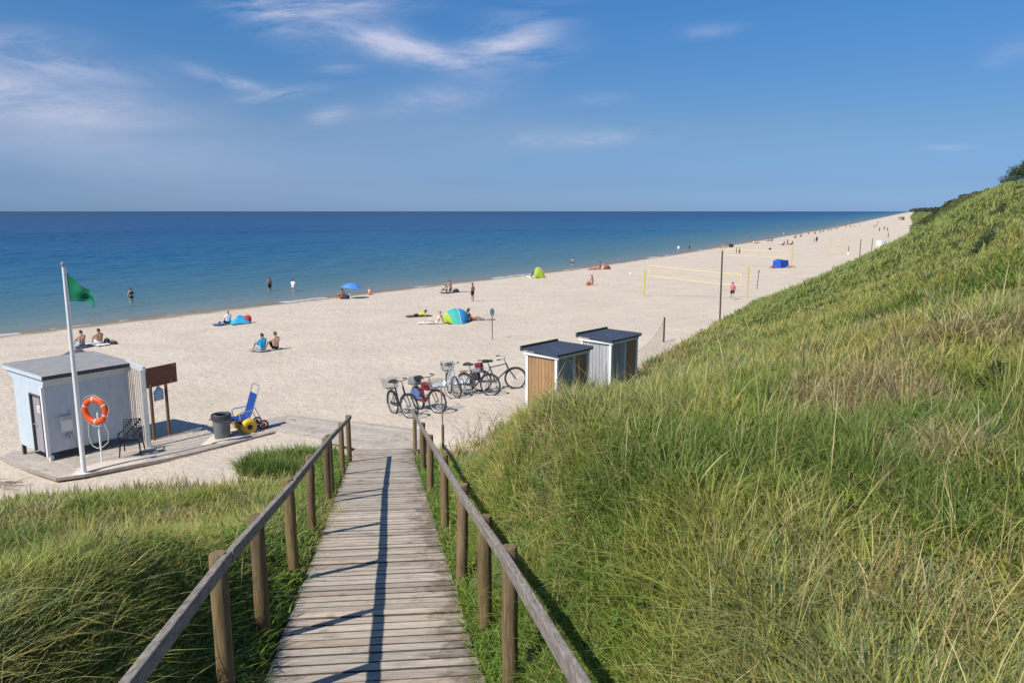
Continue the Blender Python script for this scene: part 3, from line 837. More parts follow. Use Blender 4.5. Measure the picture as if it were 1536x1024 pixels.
# kerb timbers along the outer edge, sand drifting over them
mb = MB(); ep = [(412, 650.5), (330, 671.5), (250, 690.5), (178, 704.5), (128, 714.5), (86, 720.5), (40, 705.5), (-2, 687.5)]
E = [Vector(xy(*p)) for p in ep]
for a, b in zip(E[:-1], E[1:]):
    a = Vector((a.x, a.y, float(beach_z(a.x, a.y)) + .03)); b = Vector((b.x, b.y, float(beach_z(b.x, b.y)) + .03))
    k = random.uniform(.6, .95); mb.col = (k, k, k)
    mb.beam(a, b, .05, .07)
tag(mb.build('path_edging', M_DECK), kind='structure')
# drifted sand lying on part of the path
def drift(pts, h=.03):
    P = [Vector(xy(*p)) for p in pts]; c = sum(P, Vector()) / len(P); mb = MB(); vs = []; n = len(P)
    for ring, k in enumerate((1, .8, .5, .2)):
        for p in P:
            q = c.lerp(p, k * random.uniform(.9, 1.08)); vs.append((q.x, q.y, float(beach_z(q.x, q.y)) + .015 + (h + .045) * (1 - k) ** .5 + (.0 if ring else -.05)))
    fs = [(r * n + j, r * n + (j + 1) % n, (r + 1) * n + (j + 1) % n, (r + 1) * n + j) for r in range(3) for j in range(n)] + [tuple(3 * n + j for j in range(n))]
    mb._add(vs, fs); return mb
M_SAND = mat('drift_sand', SAND_A, rough=.95, var=.06, scale=6, bump=.02, col2=SAND_B)
tag(drift([(322, 648), (360, 640), (400, 636), (405, 645), (360, 658), (325, 668), (296, 670)]).build('sand_drift', M_SAND, smooth=True), kind='structure')
tag(drift([(92, 718), (112, 704), (150, 694), (185, 688), (215, 684), (245, 684), (215, 695), (160, 706)]).build('sand_drift', M_SAND, smooth=True), kind='structure')

# ================================================================== life guard hut and what stands about it
M_HUT = mat('pale_blue_paint', (.50, .57, .62), rough=.55, var=.09, scale=2.2, bump=.002, stretch=(3, 3, .6))
M_WHITE = mat('white_paint', (.78, .78, .76), rough=.45, var=.05, scale=6)
M_GREYW = mat('weathered_white_paint', (.50, .51, .50), rough=.65, var=.14, scale=7)
M_GREYROOF = mat('grey_roof_felt', (.26, .255, .24), rough=.85, var=.15, scale=5, bump=.004)
M_DARKGREY = mat('dark_grey_trim', (.075, .075, .072), rough=.7, var=.15)
M_DOOR = mat('grey_door', (.30, .28, .30), rough=.6, var=.06)
M_GALV = mat('galvanised_steel', (.42, .43, .44), rough=.4, var=.12, scale=12, metal=.7)
M_BLACK = mat('black_plastic', (.018, .018, .02), rough=.45, var=.2)
M_ORANGE = mat('orange_plastic', (.72, .085, .012), rough=.5, var=.1, scale=9)
M_ROPE = mat('pale_rope', (.55, .51, .44), rough=.9, var=.1)
M_BROWN = mat('brown_board', (.17, .062, .038), rough=.6, var=.15, scale=7)
M_BROWNPOST = mat('brown_post', (.14, .085, .055), rough=.8, var=.25, scale=6, stretch=(6, 6, 1), bump=.003)
M_BLUE = mat('blue_sign', (.22, .40, .62), rough=.5, var=.1)
M_GREEN = mat('green_flag', (.006, .21, .105), rough=.75, var=.10, scale=5, transl=.25)
M_BIN = mat('grey_bin_plastic', (.15, .165, .165), rough=.5, var=.12, scale=5)
M_BIN2 = mat('dark_bin_lid', (.045, .05, .055), rough=.5, var=.12)
M_YELLOW = mat('yellow_balloon_tyre', (.70, .43, .035), rough=.4, var=.12, scale=5)
M_CANVAS = mat('blue_canvas', (.006, .042, .22), rough=.7, var=.15, scale=6)
M_ALU = mat('bright_aluminium', (.62, .62, .62), rough=.3, var=.06, metal=.8)
M_RED = mat('red_plastic', (.5, .03, .02), rough=.5, var=.1)
M_PAPER = mat('white_paper', (.8, .8, .78), rough=.6, var=.03)
M_RUBBER = mat('black_rubber', (.022, .022, .022), rough=.8, var=.2)

HN = Vector((-12.97, 20.28, 0)); HU = Vector((.6, .8, 0)); HW = Vector((-.8, .6, 0))
hz0 = EYE - 6.93
HLEN, HDEP, HH = 2.34, 2.00, 2.47
hut = thing('lifeguard_hut', 'pale blue lifeguard hut with a flat grey roof on short stilts', 'hut', (HN.x, HN.y, hz0), math.atan2(HU.y, HU.x))
# local axes: x along the front wall (with the life ring before it), y to the back (the door is in the end wall)
fl = .16
mb = MB()
mb.box((HLEN / 2, .025, (fl + HH - .31) / 2 + fl / 2), (HLEN, .05, HH - .31 - fl))
mb.box((HLEN - .025, HDEP / 2, (fl + HH - .31) / 2 + fl / 2), (.05, HDEP - .1, HH - .31 - fl))
mb.box((HLEN / 2, HDEP - .025, (fl + HH - .31) / 2 + fl / 2), (HLEN, .05, HH - .31 - fl))
for k in range(1, 4): mb.box((HLEN * k / 4, -.003, (fl + HH - .31) / 2 + fl / 2), (.035, .006, HH - .33 - fl))   # cover strips over the board joints
mb.build('wall', M_HUT, hut, bevel=.003)
# end wall with the doorway (x = 0), flared outwards under the roof
d0, d1, dz1 = .22, .92, 1.86
mb = MB()
mb.box((.025, (.05 + d0) / 2, (fl + dz1) / 2), (.05, d0 - .05, dz1 - fl))
mb.box((.025, (d1 + HDEP - .05) / 2, (fl + dz1) / 2), (.05, HDEP - .05 - d1, dz1 - fl))
mb.box((.025, HDEP / 2, (dz1 + HH - .31) / 2), (.05, HDEP - .1, HH - .31 - dz1))
mb.build('wall', M_HUT, hut, bevel=.004)
ov = .30
z0, z1 = HH - .33, HH - .10
def flare(pts_in, pts_out):
    m_ = MB(); n = len(pts_in)
    vs = [(*p, z0) for p in pts_in] + [(*p, z1 + (.03 if 0 else 0)) for p in pts_out]
    inn = [(*p, z1) for p in pts_in]
    m_._add(vs + inn, [(0, 1, 3, 2), (2, 3, 5, 4), (0, 2, 4), (1, 5, 3)]); return m_
F = MB()
ci = [(-.003, -.003), (HLEN + .003, -.003), (HLEN + .003, HDEP + .003), (-.003, HDEP + .003)]
OF, OB, OR = .14, .50, .15
co_ = [(-.004, -OF), (HLEN + OR, -OF), (HLEN + OR, HDEP + OB), (-.004, HDEP + OB)]
vs = [(*p, z0) for p in ci] + [(*p, z1) for p in co_] + [(*p, z1) for p in ci]
F._add(vs, [(j, (j + 1) % 4, 4 + (j + 1) % 4, 4 + j) for j in range(4)] + [(4 + j, 4 + (j + 1) % 4, 8 + (j + 1) % 4, 8 + j) for j in range(4)])
F.build('eaves', M_HUT, hut)
mb = MB()
r0 = [(-.04, -OF - .03), (HLEN + OR + .03, -OF - .03), (HLEN + OR + .03, HDEP + OB + .03), (-.04, HDEP + OB + .03)]
vs = [(*p, z1 + .004) for p in r0] + [(p[0], p[1], z1 + .10 + (.05 if p[1] > 0 else 0)) for p in r0]
mb._add(vs, [(3, 2, 1, 0), (4, 5, 6, 7)] + [(j, (j + 1) % 4, 4 + (j + 1) % 4, 4 + j) for j in range(4)])
roof = mb.build('roof', M_GREYROOF, hut, bevel=.01)
mb = MB(); mb.box(((r0[0][0] + r0[1][0]) / 2, r0[0][1] - .014, z1 + .045), (r0[1][0] - r0[0][0] + .01, .02, .11))
mb.build('fascia', M_DARKGREY, roof)
mb = MB(); mb.box((r0[0][0] - .014, (r0[0][1] + r0[3][1]) / 2, z1 + .055), (.02, r0[3][1] - r0[0][1], .10))
mb.build('fascia', M_HUT, roof)
dr = MB(); dr.box((.055, (d0 + d1) / 2 - .02, (fl + dz1) / 2), (.03, d1 - d0 - .08, dz1 - fl - .04))
door = dr.build('door', M_DOOR, hut, bevel=.004)
fr = MB()
fr.box((.02, d1 - .02, (fl + dz1) / 2), (.09, .06, dz1 - fl)); fr.box((.02, d0 + .015, (fl + dz1) / 2), (.075, .03, dz1 - fl)); fr.box((.02, (d0 + d1) / 2, dz1 - .01), (.08, d1 - d0 - .02, .04))
fr.build('frame', M_DARKGREY, door)
h = MB(); h.tube([(.02, d1 - .13, .98), (-.03, d1 - .13, .98), (-.03, d1 - .24, .98)], .011); h.build('handle', M_GALV, door)
sg = MB(); sg.box((.034, .47, 1.44), (.006, .24, .20)); s1 = sg.build('notice', M_PAPER, door)
sg = MB()
for i, (y0, y1, zz) in enumerate(((.39, .46, 1.50), (.47, .55, 1.495), (.39, .52, 1.45), (.40, .55, 1.41), (.39, .48, 1.38))): sg.box((.0285, (y0 + y1) / 2, zz), (.004, y1 - y0, .018))
sg.build('notice', M_RED, door)
for (x, y) in ((.07, .07), (.07, HDEP - .07), (HLEN - .07, .07), (HLEN - .07, HDEP - .07)):
    mb = MB(); mb.box((x, y, fl / 2 - .1), (.09, .09, fl + .2 - .004)); mb.build('stilt', M_DARKGREY if y > .5 else M_WHITE, hut)
cp = MB(); cp.box((-.012, .012, (fl + z0) / 2), (.09, .09, z0 - fl + .02)); cp.build('corner_post', M_WHITE, hut, bevel=.006)
# small box with a cover on the front wall
bx = MB(); bx.box((.50, -.05, 1.02), (.30, .10, .44)); b_ = bx.build('wall_box', M_WHITE, hut, bevel=.012)
bx = MB(); bx.box((.50, -.107, 1.17), (.26, .014, .10)); bx.build('lid', M_GALV, b_)
bx = MB(); bx.ring((.52, -.07, .64), (0, 1, 0), .055, .028, 16, 8); bx.build('tap', M_GALV, hut, smooth=True)
bx = MB(); bx.tube([(.64, -.03, 1.38), (.64, -.03, .62), (.72, -.03, .45), (.76, -.03, .17)], .009); bx.build('pipe', M_GALV, hut, smooth=True)
bx = MB(); bx.tube([(.24, -.03, 1.19), (.34, -.04, 1.20)], .012); bx.build('bracket', M_WHITE, hut)
# ---- post and beam carrying a curtain of pale ropes beside the hut
pz = EYE - 6.93
def hp(x, y, z=0): return Vector((HN.x, HN.y, hz0)) + HU * x + HW * y + Vector((0, 0, z))
sc_ = thing('rope_screen', 'white post and beam with a screen of pale hanging ropes at the hut side', 'screen', (-10.55, 21.05, pz))
b0 = hp(HLEN + .17, .35, 2.40) - sc_.location; b1 = Vector((.05, 0, 2.48))
mb = MB(); mb.box((0, 0, 1.22), (.13, .13, 2.54), rz=.5); mb.build('post', M_GREYW, sc_, bevel=.01)
mb = MB(); mb.beam(b0, b1, .09, .17); mb.build('beam', M_GREYW, sc_, bevel=.008)
mb = MB()
for i in range(9):
    q = (i + .3) / 9.6; p = b0.lerp(b1, q)
    mb.tube([p + Vector((0, 0, -.09)), p + Vector((random.gauss(0, .006), 0, -1.2)), p + Vector((random.gauss(0, .01), 0, -2.36 + random.uniform(0, .1)))], .013, 6)
mb.build('ropes', M_ROPE, sc_)
# ---- flag pole
fp = at(126.5, 711, dune=False)
flg = thing('flagpole', 'tall white flagpole with a green flag in front of the hut', 'flagpole', (fp.x, fp.y, fp.z - .02))
mb = MB(); mb.lathe([(.0, 0), (.062, 0), (.06, .5), (.05, 3), (.04, 5.34), (0, 5.34)], 16); mb.build('pole', M_WHITE, flg, smooth=True)
mb = MB(); mb.lathe([(0, 5.34), (.055, 5.34), (.062, 5.39), (.05, 5.43), (0, 5.445)], 16); mb.build('finial', M_GALV, flg, smooth=True)
mb = MB(); mb.lathe([(0, -.02), (.17, -.02), (.16, .05), (.075, .07), (.0, .08)], 16); mb.build('base', M_WHITE, flg, smooth=True)
mb = MB(); mb.tube([(.065, -.01, 5.28), (.075, -.01, 3), (.078, -.01, 1.1)], .005, 5); mb.build('halyard', M_ROPE, flg)
nu, nv = 16, 14
P = []
for i in range(nu + 1):
    row = []; u = i / nu
    for j in range(nv + 1):
        v = j / nv
        top = Vector((.06 + .60 * u, 0, 5.18 - .50 * u - .04 * math.sin(u * 3.1)))
        bot = Vector((.075 + .63 * u, 0, 4.48 - .03 * u - .16 * max(0, u - .8) / .2))
        p = top.lerp(bot, v); p.y = (.055 * math.sin(u * 9 + v * 2.2) * u + .03 * math.sin(v * 7 + u * 3) * u)
        row.append(p)
    P.append(row)
mb = MB(); mb.grid(P, .004); mb.build('flag', M_GREEN, flg, smooth=True)
# ---- life ring on its stand
lp = at(153.5, 695, dune=False)
ls = thing('ring_stand', 'thin white pole stand holding the orange life ring before the hut wall', 'stand', (lp.x, lp.y, lp.z))
mb = MB(); mb.tube([(0, 0, -.1), (0, 0, 1.42)], .025, 10); mb.build('pole', M_WHITE, ls, smooth=True)
mb = MB(); mb.tube([(0, 0, 1.40), (0, .02, 1.9), (.0, .0, 1.96), (-.04, -.02, 1.93)], .010, 6); mb.build('hook', M_GALV, ls, smooth=True)
rg = thing('life_ring', 'orange life ring with pale bands hung on the white stand by the hut', 'life ring', (lp.x, lp.y - .09, lp.z + 1.50), R(-10))
mb = MB(); mb.ring((0, 0, 0), (0, 1, 0), .305, .078, 40, 14); mb.build('ring', M_ORANGE, rg, smooth=True)
for a in (90, 205, 330, 20, 265):
    mb = MB(); mb.ring((0, 0, 0), (0, 1, 0), .305, .0825, 3, 14, R(a - 4), R(a + 4)); mb.build('band', M_ROPE, rg, smooth=True)
mb = MB(); pts = []
for i in range(60):
    a = 2 * math.pi * i / 60; k = .395 + .03 * abs(math.sin(2 * a + .6)); pts.append((math.cos(a) * k, -.02 + .03 * math.sin(5 * a), math.sin(a) * k))
mb.tube(pts, .007, 5, closed=True); mb.build('grab_rope', M_ROPE, rg)
mb = MB(); mb.tube([(-.22, -.03, -.36), (-.25, -.02, -.7), (-.2, .01, -.98), (-.05, .0, -1.04), (.12, -.01, -1.0), (.3, 0, -.86), (.33, .0, -.6), (.26, -.02, -.36)], .011, 6); mb.build('throw_rope', M_ROPE, rg, smooth=True)
# ---- black garden armchair
cpn = at(199, 683, dune=False)
gc = thing('garden_chair', 'black plastic garden armchair with a pierced high back beside the hut', 'chair', (cpn.x, cpn.y, cpn.z + .05), R(16), sc=.94)
mb = MB(); mb.grid([[Vector((x, y, .43 + .02 * ((x / .23) ** 2) - .02 * (y > .15))) for y in np.linspace(-.24, .24, 7)] for x in np.linspace(-.24, .24, 7)], -.025); mb.build('seat', M_BLACK, gc, smooth=True)
bk = MB()
def bkp(u, v): return Vector((u * .25 * (1 - .08 * v), .22 + .13 * v + .02 * u * u, .47 + .50 * v))
for i in range(9):
    u = -1 + 2 * i / 8; bk.tube([bkp(u, v) for v in np.linspace(0, 1, 5)], .014 if i in (0, 8) else .010, 6)
for j in range(9):
    v = j / 8; bk.tube([bkp(u, v) for u in np.linspace(-1, 1, 6)], .018 if j in (0, 8) else .010, 6)
for i in range(8):
    for j in range(8):
        if (i * 3 + j * 5) % 4 == 0:
            bk._add([bkp(-1 + 2 * i / 8, j / 8), bkp(-1 + 2 * (i + 1) / 8, j / 8), bkp(-1 + 2 * (i + 1) / 8, (j + 1) / 8), bkp(-1 + 2 * i / 8, (j + 1) / 8)], [(0, 1, 2, 3)])
bk.build('backrest', M_BLACK, gc)
for s in (-1, 1):
    mb = MB(); mb.tube([(s * .26, .26, .66), (s * .30, .05, .665), (s * .30, -.24, .65), (s * .29, -.27, .62)], [.018, .024, .026, .02], 8); mb.build('armrest', M_BLACK, gc, smooth=True)
    mb = MB(); mb.tube([(s * .29, -.25, .64), (s * .25, -.24, .42), (s * .29, -.30, 0)], [.02, .024, .018], 8); mb.build('leg', M_BLACK, gc, smooth=True)
    mb = MB(); mb.tube([(s * .24, .24, .46), (s * .28, .36, 0)], [.024, .018], 8); mb.build('leg', M_BLACK, gc, smooth=True)
# ---- brown sign board on two posts
p1 = at(232, 661, dune=False); p2 = at(254.5, 654.5, dune=False)
dv = (p2 - p1); dl = math.hypot(dv.x, dv.y)
si = thing('sign_board', 'brown wooden information board on two posts beside the hut', 'sign', ((p1.x + p2.x) / 2, (p1.y + p2.y) / 2, (p1.z + p2.z) / 2), math.atan2(dv.y, dv.x))
for s in (-1, 1):
    mb = MB(); mb.tube([(s * dl / 2, 0, -.3), (s * dl / 2, 0, 2.22)], .048, 12); mb.build('post', M_BROWNPOST, si, smooth=True)
mb = MB(); mb.box((0, -.075, 1.98), (1.26, .035, .60)); bd = mb.build('board', M_BROWN, si, bevel=.006)
rs = random.Random(4)
for k, (x0, n) in enumerate(((-.50, 4), (-.50, 6), (-.50, 5), (-.50, 6))):
    x = x0; mb = MB()
    for i in range(n):
        w_ = rs.uniform(.06, .16)
        if x + w_ > .52: break
        mb.box((x + w_ / 2, -.0945, 2.14 - k * .10), (w_, .003, .022)); x += w_ + .03
    mb.build('lettering', mat('faded_lettering', (.24, .13, .095), rough=.7, var=.2), bd)
for (x, z) in ((-.55, 2.22), (.52, 2.22), (-.35, 1.74), (.4, 1.74)):
    mb = MB(); mb.tube([(x, -.092, z), (x, -.104, z)], .018, 8); mb.build('bolt', M_WHITE, bd)
pq = thing('water_sign', 'small blue and white house shaped notice hung between the sign posts', 'notice', si.location + Vector((0, 0, 1.42)), si.rotation_euler.z)
mb = MB(); mb.box((.0, 0, -.06), (.34, .012, .30)); mb._add([(-.17, -.006, .09), (.17, -.006, .09), (0, -.006, .26), (-.17, .006, .09), (.17, .006, .09), (0, .006, .26)], [(0, 1, 2), (5, 4, 3), (0, 3, 4, 1), (1, 4, 5, 2), (2, 5, 3, 0)])
mb.build('panel', M_BLUE, pq)
for z, w_ in ((.05, .22), (-.03, .26), (-.11, .2), (-.18, .24)):
    mb = MB(); mb.box((0, -.010, z), (w_, .004, .022)); mb.build('lettering', M_PAPER, pq)
mb = MB(); mb.tube([(-.40, 0, .02), (.40, 0, .02)], .006, 5); mb.build('wire', M_GALV, pq)
# ---- litter bin
bp_ = at(334, 659, dune=False)
bn = thing('litter_bin', 'round grey plastic litter bin with a dark rim beside the plank path', 'bin', (bp_.x, bp_.y, bp_.z + .03))
mb = MB(); mb.lathe([(0, 0), (.20, 0), (.215, .03), (.255, .62), (.262, .62), (.262, .66), (.248, .66), (.235, .58), (.19, .05), (0, .05)], 28); mb.build('body', M_BIN, bn, smooth=True)
mb = MB(); mb.lathe([(.262, .60), (.285, .605), (.29, .70), (.275, .745), (.245, .75), (.235, .70), (.235, .63)], 28); mb.build('rim', M_BIN2, bn, smooth=True)
mb = MB(); mb.lathe([(.24, .70), (.17, .735), (.165, .72), (.24, .68)], 28); mb.build('lid', M_BIN, bn, smooth=True)
for s in (-1, 1):
    mb = MB(); mb.tube([(s * .27, -.07, .60), (s * .33, -.07, .58), (s * .33, .07, .58), (s * .27, .07, .60)], .014, 6); mb.build('handle', M_BIN2, bn, smooth=True)
mb = MB(); mb.lathe([(0, .40), (.20, .52), (.225, .60)], 20); mb.build('liner', M_BLACK, bn, smooth=True)
# ---- beach wheelchair
wp = at(371, 648, dune=False)
wc = thing('beach_wheelchair', 'blue canvas beach wheelchair with fat yellow balloon wheels on the plank path', 'wheelchair', (wp.x, wp.y, wp.z + .03), R(221))
# local: x forwards (towards the hut), y to its left
def balloon(y, x, r=.245, t=.105):
    w = MB(); w.ring((x, y, r), (0, 1, 0), r - t, t, 28, 14); o = w.build('wheel', M_YELLOW, wc, smooth=True)
    h_ = MB(); h_.tube([(x, y - .09, r), (x, y + .09, r)], .075, 14); h_.tube([(x, y - .105, r), (x, y + .105, r)], .035, 10); h_.build('hub', M_BLACK, o, smooth=True)
balloon(.36, .08); balloon(-.36, .08)
seat_pts = [(.78, .40), (.45, .47), (.12, .45), (-.02, .50), (-.10, .66), (-.19, .92), (-.27, 1.16)]
mb = MB(); mb.grid([[Vector((x, y, z - .02 * (1 - (y / .24) ** 2))) for y in np.linspace(-.24, .24, 6)] for x, z in seat_pts[:4]], -.015); mb.build('seat', M_CANVAS, wc, smooth=True)
mb = MB(); mb.grid([[Vector((x, y, z)) for y in np.linspace(-.235, .235, 6)] for x, z in seat_pts[3:]], -.015); mb.build('backrest', M_CANVAS, wc, smooth=True)
fr = MB()
for s in (-.25, .25):
    fr.tube([(x, s, z - .02) for x, z in seat_pts] + [(-.34, s, 1.36), (-.36, s * .8, 1.40)], .015, 8)
    fr.tube([(.62, s, .43), (.1, s, .25), (-.40, s, .22)], .015, 8); fr.tube([(-.15, s, .8), (-.42, s, .24)], .015, 8)
    fr.tube([(.1, s, .25), (.02, s, .50)], .015, 8)
fr.tube([(-.36, -.2, 1.40), (-.36, .2, 1.40)], .015, 8); fr.tube([(.08, -.42, .245), (.08, .42, .245)], .016, 8); fr.tube([(-.4, -.25, .22), (-.4, .25, .22)], .014, 8)
fr.tube([(.62, -.25, .43), (.62, .25, .43)], .014, 8); fr.tube([(.62, -.2, .43), (.72, -.2, .16), (.72, .2, .16), (.62, .2, .43)], .013, 8)
fr.build('frame', M_ALU, wc, smooth=True)
for s in (-.30, .30):
    mb = MB(); mb.tube([(-.12, s * .86, .72), (-.05, s, .70), (.26, s, .69), (.32, s, .66), (.30, s * .86, .46)], .018, 8); mb.build('armrest', M_ALU, wc, smooth=True)
for s in (-.24, .24):
    mb = MB(); mb.ring((-.42, s, .17), (0, 1, 0), .135, .028, 20, 8); o = mb.build('caster', M_RUBBER, wc, smooth=True)
    mb = MB(); mb.tube([(-.42, s - .02, .17), (-.42, s + .02, .17)], .075, 12); mb.build('hub', M_RED, o, smooth=True)
# ================================================================== changing cabins
M_LARCH = mat('fresh_larch_boards', (.40, .235, .115), rough=.7, var=.2, scale=3, stretch=(5, 5, .6), attr='tint')
M_GREYB = mat('silvered_boards', (.40, .41, .41), rough=.75, var=.15, scale=3, stretch=(5, 5, .6), attr='tint')
M_BLUEROOF = mat('blue_black_roofing', (.045, .055, .078), rough=.6, var=.25, scale=3, bump=.003)
M_DARKBROWN = mat('brown_boards', (.42, .25, .16), rough=.75, var=.2, scale=3, stretch=(5, 5, .6), attr='tint')

def boards(x0, x1, z0, z1, y, n, axis='x', t=.022):
    m_ = MB()
    for i in range(n):
        a = x0 + (x1 - x0) * i / n; b = x0 + (x1 - x0) * (i + 1) / n; k = random.uniform(.82, 1.15); m_.col = (k, k * random.uniform(.96, 1.03), k * random.uniform(.92, 1.05))
        c = ((a + b) / 2, y + random.gauss(0, .001), (z0 + z1) / 2) if axis == 'x' else (y + random.gauss(0, .001), (a + b) / 2, (z0 + z1) / 2)
        m_.box(c, (b - a - .010, t, z1 - z0) if axis == 'x' else (t, b - a - .010, z1 - z0))
    return m_

def cabin(loc, rz, wd, dp, h, label, left_m):
    """x along the sunny end wall, y along the shaded side; roof falls towards the near side"""
    t = thing('changing_cabin', label, 'cabin', loc, rz, 'changing cabins at the dune foot')
    p = .09
    for (x, y) in ((0, 0), (wd, 0), (0, dp), (wd, dp)):
        m_ = MB(); m_.box((x, y, h / 2 - .25), (p, p, h + .5)); m_.build('corner_post', M_WHITE, t, bevel=.006)
    boards(p / 2, wd - p / 2, -.35, h - .07, .0, 8).build('end_wall', left_m, t)
    boards(p / 2, wd - p / 2, -.35, h - .07, dp, 8).build('end_wall', left_m, t)
    boards(p / 2, dp * .54 - .03, -.35, h - .07, wd, 6, 'y').build('side_wall', M_GREYB, t)
    boards(dp * .54 + .03, dp - p / 2, -.35, h - .07, wd, 6, 'y').build('side_wall', M_DARKBROWN, t)
    boards(p / 2, dp - p / 2, -.35, h - .07, 0, 12, 'y').build('side_wall', M_GREYB, t)
    m_ = MB(); m_.box((wd + .006, dp * .54, h / 2 - .18), (.06, .06, h + .25)); m_.build('mullion', M_WHITE, t)
    m_ = MB(); m_.box((wd / 2, -.052, h - .035), (wd + .22, .03, .09)); m_.box((wd + .062, dp / 2, h - .035), (.03, dp + .07, .09)); m_.build('trim', M_WHITE, t, bevel=.004)
    m_ = MB(); o = .12
    vs = [(-o, -o, h + .06), (wd + o, -o, h + .012), (wd + o, dp + o, h + .012), (-o, dp + o, h + .06)]
    vs += [(x, y, z + .05) for x, y, z in vs]
    m_._add(vs, [(3, 2, 1, 0), (4, 5, 6, 7)] + [(j, (j + 1) % 4, 4 + (j + 1) % 4, 4 + j) for j in range(4)])
    rf = m_.build('roof', M_BLUEROOF, t, bevel=.004)
    m_ = MB(); m_.box((-o - .032, dp / 2, h + .10), (.06, dp + 2 * o + .04, .15)); m_.build('ridge_board', M_DARKGREY, rf, bevel=.006)
    m_ = MB(); m_.box((wd / 2, dp + o + .012, h + .075), (wd + 2 * o - .01, .02, .08)); m_.build('edge_strip', M_DARKGREY, rf)
    return t
CZ = EYE - 6.08
cabin((.46, 21.75, CZ), math.atan2(-.67, .74), 1.10, 1.45, 2.02, 'nearer changing cabin with a fresh orange wood end wall and blue roof', M_LARCH)
cabin((2.30, 24.2, CZ - .02), math.atan2(-.67, .74), 1.12, 1.45, 2.04, 'farther changing cabin with silver grey end wall behind the orange one', M_GREYB)

